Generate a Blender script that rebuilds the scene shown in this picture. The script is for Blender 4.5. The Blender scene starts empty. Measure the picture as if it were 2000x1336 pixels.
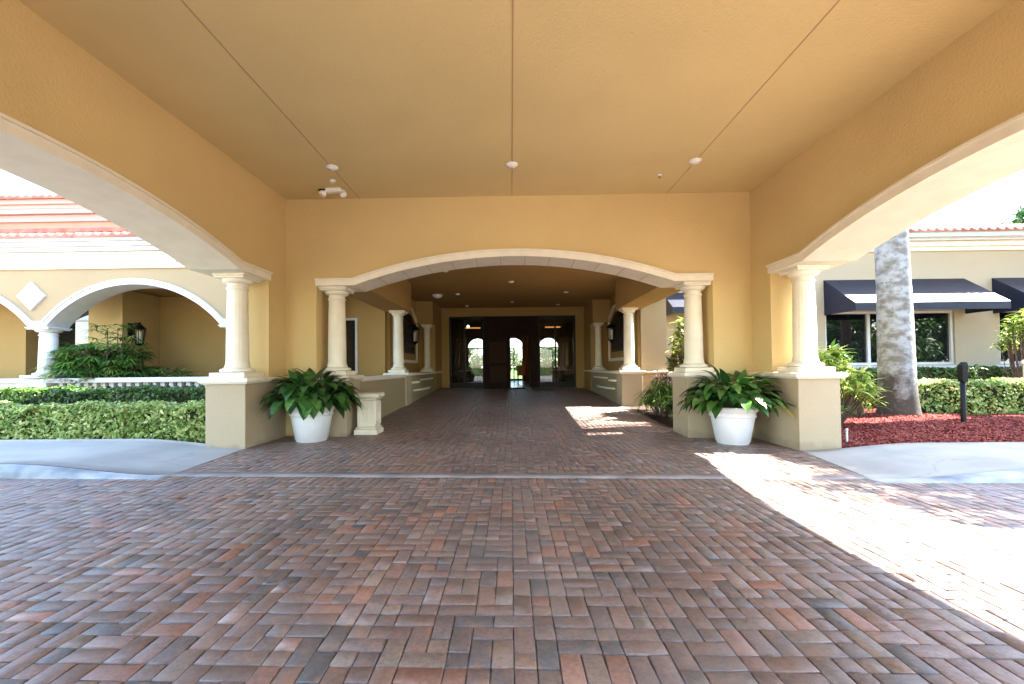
import bpy, math, random
import numpy as np
from mathutils import Matrix, Vector
R = math.radians
PI = math.pi
rng = np.random.default_rng(7)
random.seed(7)
scene = bpy.context.scene
C = bpy.context.collection

# ------------------------------------------------------------------ camera
cam_d = bpy.data.cameras.new("camera")
cam = bpy.data.objects.new("camera", cam_d); C.objects.link(cam)
cam_d.sensor_fit = 'HORIZONTAL'; cam_d.sensor_width = 36.0
cam_d.lens = 855.0 / 2000.0 * 36.0
cam_d.shift_x = 0.0085; cam_d.shift_y = 0.0163
cam_d.clip_start = 0.05; cam_d.clip_end = 2000
cam.matrix_world = Matrix.Translation((0, 0, 1.31)) @ Matrix.Rotation(R(1.0), 4, 'Z') @ Matrix.Rotation(R(91.1), 4, 'X') @ Matrix.Rotation(R(-0.57), 4, 'Z')
scene.camera = cam
# ------------------------------------------------------------------ light
SUNV = Vector((0.87, 0.17, 1.0)).normalized()
world = bpy.data.worlds.new("World"); scene.world = world; world.use_nodes = True
wn = world.node_tree.nodes; wl = world.node_tree.links
for n in list(wn): wn.remove(n)
sky = wn.new('ShaderNodeTexSky'); sky.sky_type = 'NISHITA'; sky.sun_disc = False
sky.sun_elevation = math.asin(SUNV.z); sky.sun_rotation = math.atan2(SUNV.x, SUNV.y)
sky.dust_density = 0.6; sky.air_density = 1.1; sky.ozone_density = 1.6
bg = wn.new('ShaderNodeBackground'); bg.inputs[1].default_value = 0.15
wo = wn.new('ShaderNodeOutputWorld')
wl.new(sky.outputs[0], bg.inputs[0]); wl.new(bg.outputs[0], wo.inputs[0])
sun_d = bpy.data.lights.new("sun", 'SUN'); sun_d.energy = 5.0; sun_d.angle = R(0.55); sun_d.color = (1.0, 0.95, 0.88)
sun = bpy.data.objects.new("sun", sun_d); C.objects.link(sun)
sun.rotation_euler = SUNV.to_track_quat('Z', 'Y').to_euler()
scene.view_settings.view_transform = 'Standard'
scene.view_settings.look = 'None'
scene.view_settings.exposure = 3.45
scene.view_settings.gamma = 1.0
try:
    cy = scene.cycles
    cy.use_denoising = True; cy.max_bounces = 9; cy.diffuse_bounces = 6; cy.glossy_bounces = 3
    cy.transmission_bounces = 4; cy.transparent_max_bounces = 10; cy.sample_clamp_indirect = 8
except Exception:
    pass

# ------------------------------------------------------------------ helpers
class MB:
    def __init__(s): s.v = []; s.f = []; s.c = []; s.n = 0; s.hasc = False
    def add(s, verts, faces, col=None):
        b = s.n
        s.v.extend([tuple(map(float, q)) for q in verts]); s.n += len(verts)
        for f in faces: s.f.append(tuple(i + b for i in f))
        if col is not None: s.hasc = True
        s.c.extend([0.5 if col is None else col] * len(faces))
    def box(s, x0, x1, y0, y1, z0, z1, col=None):
        s.add([(x0,y0,z0),(x1,y0,z0),(x1,y1,z0),(x0,y1,z0),(x0,y0,z1),(x1,y0,z1),(x1,y1,z1),(x0,y1,z1)],
              [(0,3,2,1),(4,5,6,7),(0,1,5,4),(1,2,6,5),(2,3,7,6),(3,0,4,7)], col)
    def cbox(s, x0, x1, y0, y1, z0, z1, c=0.012):
        # box with chamfered edges all round
        X = [x0, x0+c, x1-c, x1]; Y = [y0, y0+c, y1-c, y1]; Z = [z0, z0+c, z1-c, z1]
        rings = []
        def ring(a, b, cc, d, z): return [(a,cc,z),(b,cc,z),(b,d,z),(a,d,z)]
        r0 = ring(X[1],X[2],Y[1],Y[2],z0); r3 = ring(X[1],X[2],Y[1],Y[2],z1)
        def oct_(z): return [(X[1],Y[0],z),(X[2],Y[0],z),(X[3],Y[1],z),(X[3],Y[2],z),(X[2],Y[3],z),(X[1],Y[3],z),(X[0],Y[2],z),(X[0],Y[1],z)]
        v = r0 + oct_(Z[1]) + oct_(Z[2]) + r3
        f = [(3,2,1,0)]
        o1, o2, t = 4, 12, 20
        for k in range(8): f.append((o1+k, o1+(k+1)%8, o2+(k+1)%8, o2+k))
        for k in range(4):
            a = (2*k) % 8
            f.append((k, (k+1)%4, o1+(a+1)%8, o1+a)); f.append(((k+1)%4, o1+(a+2)%8, o1+(a+1)%8))
            f.append((t+k, o2+a, o2+(a+1)%8, t+(k+1)%4)); f.append((t+(k+1)%4, o2+(a+1)%8, o2+(a+2)%8))
        f.append((t,t+1,t+2,t+3))
        s.add(v, f)
    def lathe(s, prof, cx=0, cy=0, n=32, cap=True, flute=0, fdepth=0):
        base = []
        for (r, z) in prof:
            for k in range(n):
                a = 2*PI*k/n
                rr = r
                base.append((cx+rr*math.cos(a), cy+rr*math.sin(a), z))
        f = []
        for i in range(len(prof)-1):
            for k in range(n):
                f.append((i*n+k, i*n+(k+1)%n, (i+1)*n+(k+1)%n, (i+1)*n+k))
        if cap:
            f.append(tuple(range(n-1, -1, -1))); f.append(tuple((len(prof)-1)*n+k for k in range(n)))
        s.add(base, f)
    def tube(s, pts, rad, n=8):
        pts = [Vector(p) for p in pts]
        rs = rad if isinstance(rad, (list, tuple)) else [rad]*len(pts)
        v = []; f = []
        up = Vector((0.13, 0.31, 1)).normalized()
        for i, p in enumerate(pts):
            d = (pts[min(i+1, len(pts)-1)] - pts[max(i-1, 0)]).normalized()
            a = d.cross(up)
            if a.length < 1e-3: a = d.cross(Vector((1, 0, 0)))
            a.normalize(); b = a.cross(d).normalized()
            for k in range(n):
                t = 2*PI*k/n
                v.append(p + (a*math.cos(t) + b*math.sin(t))*rs[i])
        for i in range(len(pts)-1):
            for k in range(n):
                f.append((i*n+k, i*n+(k+1)%n, (i+1)*n+(k+1)%n, (i+1)*n+k))
        f.append(tuple(range(n-1, -1, -1))); f.append(tuple((len(pts)-1)*n+k for k in range(n)))
        s.add(v, f)
    def build(s, name, mat, parent=None, smooth=False, loc=None):
        me = bpy.data.meshes.new(name)
        me.from_pydata(s.v, [], s.f); me.update()
        me.materials.append(mat)
        if s.hasc:
            at = me.attributes.new("vary", 'FLOAT', 'FACE')
            at.data.foreach_set("value", np.array(s.c, dtype=np.float32))
        if smooth: me.shade_smooth() if hasattr(me, 'shade_smooth') else [setattr(p, 'use_smooth', True) for p in me.polygons]
        o = bpy.data.objects.new(name, me); C.objects.link(o)
        if parent is not None: o.parent = parent
        if loc is not None: o.location = loc
        return o

def np_mesh(name, V, F, mat, parent=None, vary=None, smooth=False):
    """V (n,3), F (m,k) equal sized faces"""
    me = bpy.data.meshes.new(name)
    m, k = F.shape
    me.vertices.add(len(V)); me.vertices.foreach_set("co", V.astype(np.float32).ravel())
    me.loops.add(m*k); me.loops.foreach_set("vertex_index", F.astype(np.int32).ravel())
    me.polygons.add(m); me.polygons.foreach_set("loop_start", np.arange(0, m*k, k, dtype=np.int32))
    me.polygons.foreach_set("loop_total", np.full(m, k, dtype=np.int32))
    me.update(calc_edges=True); me.validate()
    me.materials.append(mat)
    if vary is not None:
        at = me.attributes.new("vary", 'FLOAT', 'FACE'); at.data.foreach_set("value", vary.astype(np.float32))
    if smooth: me.polygons.foreach_set("use_smooth", np.ones(m, dtype=bool))
    o = bpy.data.objects.new(name, me); C.objects.link(o)
    if parent is not None: o.parent = parent
    return o

def empty(name, loc=(0,0,0), rz=0):
    o = bpy.data.objects.new(name, None); C.objects.link(o); o.location = loc; o.rotation_euler = (0,0,rz)
    o.empty_display_size = 0.2
    return o
def tag(o, label, cat, group=None):
    o["label"] = label; o["category"] = cat
    if group: o["group"] = group
    return o
def struct(o, kind='structure'):
    o["kind"] = kind; return o
def kids(o): return [c for c in bpy.data.objects if c.parent == o]
def copy_tree(o, loc=None, label=None, parent=None):
    c = o.copy(); C.objects.link(c)
    if parent is not None: c.parent = parent
    if loc is not None: c.location = loc
    if label: c["label"] = label
    for ch in kids(o): copy_tree(ch, parent=c)
    return c
def offset_poly(poly, d):
    """offset an open polyline (u,z) by d along its upward normal, mitred"""
    out = []
    n = len(poly)
    for i in range(n):
        def nrm(a, b):
            du, dz = b[0]-a[0], b[1]-a[1]; L = math.hypot(du, dz); return (-dz/L, du/L)
        if i == 0: q = nrm(poly[0], poly[1]); k = 1
        elif i == n-1: q = nrm(poly[-2], poly[-1]); k = 1
        else:
            a = nrm(poly[i-1], poly[i]); b = nrm(poly[i], poly[i+1])
            q = (a[0]+b[0], a[1]+b[1]); L = math.hypot(*q); q = (q[0]/L, q[1]/L); k = 1/max(0.3, q[0]*a[0]+q[1]*a[1])
        out.append((poly[i][0]+q[0]*d*k, poly[i][1]+q[1]*d*k))
    return out
def mp(axis, u, v, z): return (u, v, z) if axis == 'x' else (v, u, z)
def band(mb, poly, d0, d1, v0, v1, axis):
    a = offset_poly(poly, d0); b = offset_poly(poly, d1); n = len(poly)
    v = []
    for i in range(n):
        v += [mp(axis, a[i][0], v0, a[i][1]), mp(axis, b[i][0], v0, b[i][1]), mp(axis, b[i][0], v1, b[i][1]), mp(axis, a[i][0], v1, a[i][1])]
    f = []
    for i in range(n-1):
        for k in range(4):
            f.append((i*4+k, i*4+(k+1)%4, (i+1)*4+(k+1)%4, (i+1)*4+k))
    f.append((0,1,2,3)); f.append(tuple((n-1)*4+k for k in (3,2,1,0)))
    mb.add(v, f)
def arch_wall(mb, poly, ztop, v0, v1, axis):
    """solid wall between the polyline (u, zlow) and ztop"""
    n = len(poly)
    for i in range(n-1):
        (u0, z0), (u1, z1) = poly[i], poly[i+1]
        if abs(u1-u0) > 1e-6:
            for vv in (v0, v1):
                mb.add([mp(axis,u0,vv,z0), mp(axis,u1,vv,z1), mp(axis,u1,vv,ztop), mp(axis,u0,vv,ztop)], [(0,1,2,3)])
            mb.add([mp(axis,u0,v0,ztop), mp(axis,u1,v0,ztop), mp(axis,u1,v1,ztop), mp(axis,u0,v1,ztop)], [(0,1,2,3)])
        mb.add([mp(axis,u0,v0,z0), mp(axis,u1,v0,z1), mp(axis,u1,v1,z1), mp(axis,u0,v1,z0)], [(0,1,2,3)])
    for (u, z) in (poly[0], poly[-1]):
        mb.add([mp(axis,u,v0,z), mp(axis,u,v1,z), mp(axis,u,v1,ztop), mp(axis,u,v0,ztop)], [(0,1,2,3)])
def arc(u0, u1, zs, zc, n=28):
    h = (u1-u0)/2; c = (u0+u1)/2; r = zc-zs; Rr = (h*h+r*r)/(2*r); z0 = zc-Rr; t = math.asin(min(1, h/Rr))
    if r > h: t = PI/2
    return [(c+Rr*math.sin(a), z0+Rr*math.cos(a)) for a in np.linspace(-t, t, n)]
def wall_holes(mb, u0, u1, z0, z1, v0, v1, holes, axis='x'):
    """wall with rectangular holes (a,b,c,d) = u range, z range; reveals included"""
    us = sorted(set([u0, u1] + [h[0] for h in holes] + [h[1] for h in holes]))
    zs = sorted(set([z0, z1] + [h[2] for h in holes] + [h[3] for h in holes]))
    for i in range(len(us)-1):
        for j in range(len(zs)-1):
            a, b, c, d = us[i], us[i+1], zs[j], zs[j+1]
            if any(h[0]-1e-6 <= a and b <= h[1]+1e-6 and h[2]-1e-6 <= c and d <= h[3]+1e-6 for h in holes): continue
            for vv in (v0, v1):
                mb.add([mp(axis,a,vv,c), mp(axis,b,vv,c), mp(axis,b,vv,d), mp(axis,a,vv,d)], [(0,1,2,3)])
    def rim(a, b, c, d):
        for (p, q) in (((a,c),(b,c)), ((b,c),(b,d)), ((b,d),(a,d)), ((a,d),(a,c))):
            mb.add([mp(axis,p[0],v0,p[1]), mp(axis,q[0],v0,q[1]), mp(axis,q[0],v1,q[1]), mp(axis,p[0],v1,p[1])], [(0,1,2,3)])
    rim(u0, u1, z0, z1)
    for h in holes: rim(*h)

# ------------------------------------------------------------------ materials
def nt(m):
    m.use_nodes = True; return m.node_tree.nodes, m.node_tree.links, m.node_tree.nodes['Principled BSDF']
def mat(name, col, rough=0.8, col2=None, nscale=3.0, bump=0.0, bscale=60.0, spec=0.3, metal=0.0, detail=4.0, mixlo=0.35, mixhi=0.65, stretch=None, streak=0):
    m = bpy.data.materials.new(name); N, L, P = nt(m)
    P.inputs['Roughness'].default_value = rough; P.inputs['Metallic'].default_value = metal
    P.inputs['Specular IOR Level'].default_value = spec
    tc = N.new('ShaderNodeTexCoord')
    vec = tc.outputs['Object']
    if stretch:
        mpn = N.new('ShaderNodeMapping'); mpn.inputs['Scale'].default_value = stretch
        L.new(vec, mpn.inputs[0]); vec = mpn.outputs[0]
    if col2 is not None:
        ns = N.new('ShaderNodeTexNoise'); ns.inputs['Scale'].default_value = nscale; ns.inputs['Detail'].default_value = detail
        L.new(vec, ns.inputs['Vector'])
        rp = N.new('ShaderNodeValToRGB'); rp.color_ramp.elements[0].position = mixlo; rp.color_ramp.elements[1].position = mixhi
        rp.color_ramp.elements[0].color = (*col, 1); rp.color_ramp.elements[1].color = (*col2, 1)
        L.new(ns.outputs[0], rp.inputs[0]); L.new(rp.outputs[0], P.inputs['Base Color'])
    else: P.inputs['Base Color'].default_value = (*col, 1)
    if bump > 0:
        nb = N.new('ShaderNodeTexNoise'); nb.inputs['Scale'].default_value = bscale; nb.inputs['Detail'].default_value = 5
        L.new(vec, nb.inputs['Vector'])
        bp = N.new('ShaderNodeBump'); bp.inputs['Strength'].default_value = bump; bp.inputs['Distance'].default_value = 0.01
        L.new(nb.outputs[0], bp.inputs['Height']); L.new(bp.outputs[0], P.inputs['Normal'])
    return m
def leaf_mat(name, cols, transl=0.3, rough=0.45, spec=0.4, pos=None):
    """colour picked per leaf from the face attribute 'vary'"""
    m = bpy.data.materials.new(name); N, L, P = nt(m)
    at = N.new('ShaderNodeAttribute'); at.attribute_name = "vary"
    rp = N.new('ShaderNodeValToRGB'); e = rp.color_ramp.elements
    while len(e) < len(cols): e.new(0.5)
    for i, c in enumerate(cols):
        e[i].position = (i/(len(cols)-1)) if pos is None else pos[i]; 
    for i, c in enumerate(cols): e[i].color = (*c, 1)
    L.new(at.outputs['Fac'], rp.inputs[0])
    tc = N.new('ShaderNodeTexCoord'); ns = N.new('ShaderNodeTexNoise'); ns.inputs['Scale'].default_value = 25; ns.inputs['Detail'].default_value = 2
    L.new(tc.outputs['Object'], ns.inputs['Vector'])
    hs = N.new('ShaderNodeHueSaturation'); mr = N.new('ShaderNodeMapRange'); mr.inputs[1].default_value = 0.3; mr.inputs[2].default_value = 0.7; mr.inputs[3].default_value = 0.75; mr.inputs[4].default_value = 1.25
    L.new(ns.outputs[0], mr.inputs[0]); L.new(mr.outputs[0], hs.inputs['Value']); L.new(rp.outputs[0], hs.inputs['Color'])
    L.new(hs.outputs[0], P.inputs['Base Color'])
    P.inputs['Roughness'].default_value = rough; P.inputs['Specular IOR Level'].default_value = spec
    tr = N.new('ShaderNodeBsdfTranslucent'); L.new(hs.outputs[0], tr.inputs[0])
    mx = N.new('ShaderNodeMixShader'); mx.inputs[0].default_value = transl
    L.new(P.outputs[0], mx.inputs[1]); L.new(tr.outputs[0], mx.inputs[2])
    L.new(mx.outputs[0], N['Material Output'].inputs['Surface'])
    return m

def stucco_mat(name, col, k=0.88):
    c2 = tuple(c*k for c in col)
    m = mat(name, col, 0.88, c2, 0.9, 0.75, 38, 0.2, detail=9, mixlo=0.36, mixhi=0.64)
    N, L, P = nt(m)
    tc = N.new('ShaderNodeTexCoord'); sep = N.new('ShaderNodeSeparateXYZ'); L.new(tc.outputs['Object'], sep.inputs[0])
    ns = N.new('ShaderNodeTexNoise'); ns.inputs['Scale'].default_value = 5; ns.inputs['Detail'].default_value = 8; L.new(tc.outputs['Object'], ns.inputs['Vector'])
    a = N.new('ShaderNodeMath'); a.operation = 'MULTIPLY_ADD'; a.inputs[1].default_value = 0.34; a.inputs[2].default_value = -0.06; L.new(ns.outputs[0], a.inputs[0])
    d = N.new('ShaderNodeMath'); d.operation = 'SUBTRACT'; L.new(a.outputs[0], d.inputs[0]); L.new(sep.outputs['Z'], d.inputs[1])
    mr = N.new('ShaderNodeMapRange'); mr.inputs[1].default_value = 0.0; mr.inputs[2].default_value = 0.10; mr.inputs[4].default_value = 0.45; L.new(d.outputs[0], mr.inputs[0])
    mx = N.new('ShaderNodeMix'); mx.data_type = 'RGBA'; mx.inputs['B'].default_value = (0.22, 0.17, 0.12, 1)
    lk = P.inputs['Base Color'].links[0].from_socket; L.new(lk, mx.inputs['A']); L.new(mr.outputs[0], mx.inputs['Factor']); L.new(mx.outputs['Result'], P.inputs['Base Color'])
    return m
M = {}
M['stucco'] = stucco_mat('ochre stucco', (0.58, 0.417, 0.182), 0.93)
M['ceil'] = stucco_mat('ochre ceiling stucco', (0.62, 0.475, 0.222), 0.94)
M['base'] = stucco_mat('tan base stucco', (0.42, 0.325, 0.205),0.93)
M['passage'] = stucco_mat('shade-darkened ochre stucco', (0.38, 0.235, 0.08), 0.94)  # canopy stucco darkened, passage and arcade shade put into the colour
M['base_shade'] = stucco_mat('shade-darkened base stucco', (0.31, 0.24, 0.13), 0.95)  # base stucco with the passage shade painted into its tone
M['pale'] = stucco_mat('pale yellow stucco', (0.35, 0.252, 0.138), 0.95)
M['beige'] = stucco_mat('beige stucco', (0.40, 0.33, 0.225), 0.95)
M['cream'] = mat('cream cast stone', (0.74, 0.67, 0.52), 0.7, (0.69, 0.615, 0.47), 4, 0.25, 70, 0.3)
M['white'] = mat('white painted trim', (0.60, 0.59, 0.58), 0.6, (0.55, 0.54, 0.53), 5, 0.1, 60, 0.3)
M['peach'] = stucco_mat('peach stucco', (0.50, 0.25, 0.16), 0.93)
M['tile'] = mat('terracotta barrel tile', (0.26, 0.075, 0.05), 0.7, (0.36, 0.16, 0.11), 2.5, 0.3, 30, 0.3)
M['concrete'] = mat('broomed concrete', (0.42, 0.39, 0.335), 0.85, (0.32, 0.305, 0.27), 1.2, 0.4, 120, 0.25, detail=8)
def crack(m, scale=0.55, dark=(0.12,0.11,0.10)):
    N, L, P = nt(m); tc = N.new('ShaderNodeTexCoord'); vo = N.new('ShaderNodeTexVoronoi'); vo.feature = 'DISTANCE_TO_EDGE'; vo.inputs['Scale'].default_value = scale
    ns = N.new('ShaderNodeTexNoise'); ns.inputs['Scale'].default_value = 2.5; ns.inputs['Detail'].default_value = 8; L.new(tc.outputs['Object'], ns.inputs['Vector'])
    vm = N.new('ShaderNodeVectorMath'); vm.operation = 'MULTIPLY_ADD'; vm.inputs[1].default_value = (0.5,0.5,0.5); L.new(ns.outputs['Color'], vm.inputs[0]); L.new(tc.outputs['Object'], vm.inputs[2]); L.new(vm.outputs[0], vo.inputs['Vector'])
    mr = N.new('ShaderNodeMapRange'); mr.inputs[1].default_value = 0.0; mr.inputs[2].default_value = 0.007; mr.inputs[3].default_value = 0.22; mr.inputs[4].default_value = 0.0; L.new(vo.outputs[0], mr.inputs[0])
    mx = N.new('ShaderNodeMix'); mx.data_type = 'RGBA'; mx.inputs['B'].default_value = (*dark, 1); lk = P.inputs['Base Color'].links[0].from_socket
    L.new(lk, mx.inputs['A']); L.new(mr.outputs[0], mx.inputs['Factor']); L.new(mx.outputs['Result'], P.inputs['Base Color'])
crack(M['concrete'], 0.3)
M['kerb'] = mat('stained kerb concrete', (0.44, 0.45, 0.45), 0.85, (0.13, 0.15, 0.17), 1.6, 0.4, 90, 0.25, detail=8, mixlo=0.42, mixhi=0.66)
M['sand'] = mat('joint sand', (0.075, 0.06, 0.05), 0.95, (0.24, 0.21, 0.175), 9, 0.3, 200, 0.1)
M['mulchbase'] = mat('red mulch', (0.22, 0.035, 0.03), 0.9, (0.10, 0.015, 0.015), 30, 1.0, 90, 0.1)
M['soil'] = mat('dark soil', (0.05, 0.03, 0.022), 0.95, (0.09, 0.06, 0.045), 12, 0.8, 60, 0.1)
M['grass'] = mat('lawn', (0.05, 0.09, 0.02), 0.95, (0.08, 0.12, 0.03), 2, 0.5, 40, 0.1)
M['black'] = mat('black metal', (0.004, 0.004, 0.005), 0.5, None, spec=0.2)
M['darkfab'] = mat('navy black awning fabric', (0.011, 0.014, 0.026), 0.45, (0.015, 0.018, 0.032), 6, 0.1, 300, 0.25)
M['pot'] = mat('white resin pot', (0.80, 0.78, 0.76), 0.55, (0.70, 0.68, 0.66), 3, 0.15, 40, 0.35)
M['wood'] = mat('dark mahogany', (0.016, 0.006, 0.003), 0.6, (0.026, 0.010, 0.005), 3, 0.1, 30, 0.1, stretch=(8,8,0.6))
M['bronze'] = mat('dark bronze frame', (0.008, 0.006, 0.005), 0.5, None, spec=0.25)
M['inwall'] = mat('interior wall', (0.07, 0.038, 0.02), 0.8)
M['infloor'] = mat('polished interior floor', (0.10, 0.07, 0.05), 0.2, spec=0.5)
M['plastic'] = mat('white plastic', (0.75, 0.73, 0.66), 0.4)
M['curtain'] = mat('rust curtain', (0.28, 0.10, 0.04), 0.9)
M['bark'] = mat('tree bark', (0.16, 0.11, 0.08), 0.9, (0.09, 0.06, 0.045), 8, 0.8, 25, 0.1)
def glass_mat(name, F0=0.08, tint=(1,1,1)):
    m = bpy.data.materials.new(name); N, L, P = nt(m); N.remove(P)
    tr = N.new('ShaderNodeBsdfTransparent'); tr.inputs[0].default_value = (*tint, 1)
    gl = N.new('ShaderNodeBsdfGlossy'); gl.inputs['Roughness'].default_value = 0.01
    lw = N.new('ShaderNodeFresnel'); lw.inputs[0].default_value = 1.5
    mx = N.new('ShaderNodeMixShader'); L.new(lw.outputs[0], mx.inputs[0]); L.new(tr.outputs[0], mx.inputs[1]); L.new(gl.outputs[0], mx.inputs[2])
    L.new(mx.outputs[0], N['Material Output'].inputs['Surface']); return m
M['glass'] = glass_mat('clear glass', tint=(0.72, 0.74, 0.74))
M['mirrorglass'] = mat('dark window glass', (0.006, 0.008, 0.009), 0.015, None, spec=0.5)
M['mirrorglass'].node_tree.nodes['Principled BSDF'].inputs['IOR'].default_value = 1.9
def emit_mat(name, col, s):
    m = bpy.data.materials.new(name); N, L, P = nt(m)
    P.inputs['Base Color'].default_value = (*col, 1); P.inputs['Emission Color'].default_value = (*col, 1); P.inputs['Emission Strength'].default_value = s
    return m
M['lit'] = emit_mat('warm lit lamp', (1.0, 0.86, 0.62), 0.6)
M['cove'] = emit_mat('amber cove light', (1.0, 0.42, 0.12), 0.12)
M['lens'] = mat('frosted lens', (0.80, 0.78, 0.72), 0.3)

# clay paver material : colour per brick + grain
def brick_mat():
    m = bpy.data.materials.new('clay pavers'); N, L, P = nt(m)
    at = N.new('ShaderNodeAttribute'); at.attribute_name = "vary"
    rp = N.new('ShaderNodeValToRGB'); e = rp.color_ramp.elements
    cols = [(0.0,(0.088,0.086,0.084)),(0.05,(0.125,0.108,0.100)),(0.20,(0.178,0.126,0.106)),(0.5,(0.212,0.132,0.104)),(0.7,(0.228,0.142,0.109)),(0.86,(0.220,0.165,0.124)),(0.95,(0.285,0.138,0.094)),(1.0,(0.310,0.150,0.100))]
    while len(e) < len(cols): e.new(0.5)
    for i, (p, c) in enumerate(cols): e[i].position = p
    for i, (p, c) in enumerate(cols): e[i].color = (*c, 1)
    L.new(at.outputs['Fac'], rp.inputs[0])
    tc = N.new('ShaderNodeTexCoord')
    n1 = N.new('ShaderNodeTexNoise'); n1.inputs['Scale'].default_value = 42; n1.inputs['Detail'].default_value = 8; n1.inputs['Roughness'].default_value = 0.65
    n2 = N.new('ShaderNodeTexNoise'); n2.inputs['Scale'].default_value = 0.55; n2.inputs['Detail'].default_value = 4
    n3 = N.new('ShaderNodeTexNoise'); n3.inputs['Scale'].default_value = 180; n3.inputs['Detail'].default_value = 3
    for n in (n1, n2, n3): L.new(tc.outputs['Object'], n.inputs['Vector'])
    # grain within a brick
    mr = N.new('ShaderNodeMapRange'); mr.inputs[1].default_value = 0.3; mr.inputs[2].default_value = 0.7; mr.inputs[3].default_value = 0.62; mr.inputs[4].default_value = 1.36
    L.new(n1.outputs[0], mr.inputs[0])
    hs = N.new('ShaderNodeHueSaturation'); L.new(rp.outputs[0], hs.inputs['Color']); L.new(mr.outputs[0], hs.inputs['Value'])
    n4 = N.new('ShaderNodeTexNoise'); n4.inputs['Scale'].default_value = 11; n4.inputs['Detail'].default_value = 7; n4.inputs['Roughness'].default_value = 0.7; L.new(tc.outputs['Object'], n4.inputs['Vector'])
    m4 = N.new('ShaderNodeMapRange'); m4.inputs[1].default_value = 0.50; m4.inputs[2].default_value = 0.66; m4.inputs[4].default_value = 0.55; L.new(n4.outputs[0], m4.inputs[0])
    x4 = N.new('ShaderNodeMix'); x4.data_type = 'RGBA'; x4.inputs['B'].default_value = (0.37, 0.185, 0.10, 1); L.new(m4.outputs[0], x4.inputs['Factor']); L.new(hs.outputs[0], x4.inputs['A'])
    n5 = N.new('ShaderNodeTexNoise'); n5.inputs['Scale'].default_value = 1.1; n5.inputs['Detail'].default_value = 7; mp5 = N.new('ShaderNodeMapping'); mp5.inputs['Scale'].default_value = (1.0, 0.35, 1); mp5.inputs['Location'].default_value = (4, 2, 0)
    L.new(tc.outputs['Object'], mp5.inputs[0]); L.new(mp5.outputs[0], n5.inputs['Vector'])
    m5 = N.new('ShaderNodeMapRange'); m5.inputs[1].default_value = 0.35; m5.inputs[2].default_value = 0.60; m5.inputs[3].default_value = 0.80; m5.inputs[4].default_value = 1.06; L.new(n5.outputs[0], m5.inputs[0])
    hs5 = N.new('ShaderNodeHueSaturation'); L.new(x4.outputs['Result'], hs5.inputs['Color']); L.new(m5.outputs[0], hs5.inputs['Value']); hs = hs5
    # dusty patches (dust and weathering)
    mr2 = N.new('ShaderNodeMapRange'); mr2.inputs[1].default_value = 0.42; mr2.inputs[2].default_value = 0.66; mr2.inputs[3].default_value = 0.0; mr2.inputs[4].default_value = 0.42
    L.new(n2.outputs[0], mr2.inputs[0])
    mx = N.new('ShaderNodeMix'); mx.data_type = 'RGBA'; mx.inputs['B'].default_value = (0.245, 0.205, 0.178, 1)
    L.new(mr2.outputs[0], mx.inputs['Factor']); L.new(hs.outputs[0], mx.inputs['A'])
    L.new(mx.outputs['Result'], P.inputs['Base Color'])
    P.inputs['Roughness'].default_value = 0.46; P.inputs['Specular IOR Level'].default_value = 0.65
    bp = N.new('ShaderNodeBump'); bp.inputs['Strength'].default_value = 0.35; bp.inputs['Distance'].default_value = 0.004
    L.new(n3.outputs[0], bp.inputs['Height'])
    bp2 = N.new('ShaderNodeBump'); bp2.inputs['Strength'].default_value = 0.5; bp2.inputs['Distance'].default_value = 0.008
    L.new(n1.outputs[0], bp2.inputs['Height']); L.new(bp.outputs[0], bp2.inputs['Normal'])
    L.new(bp2.outputs[0], P.inputs['Normal'])
    return m
M['brick'] = brick_mat()

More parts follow.
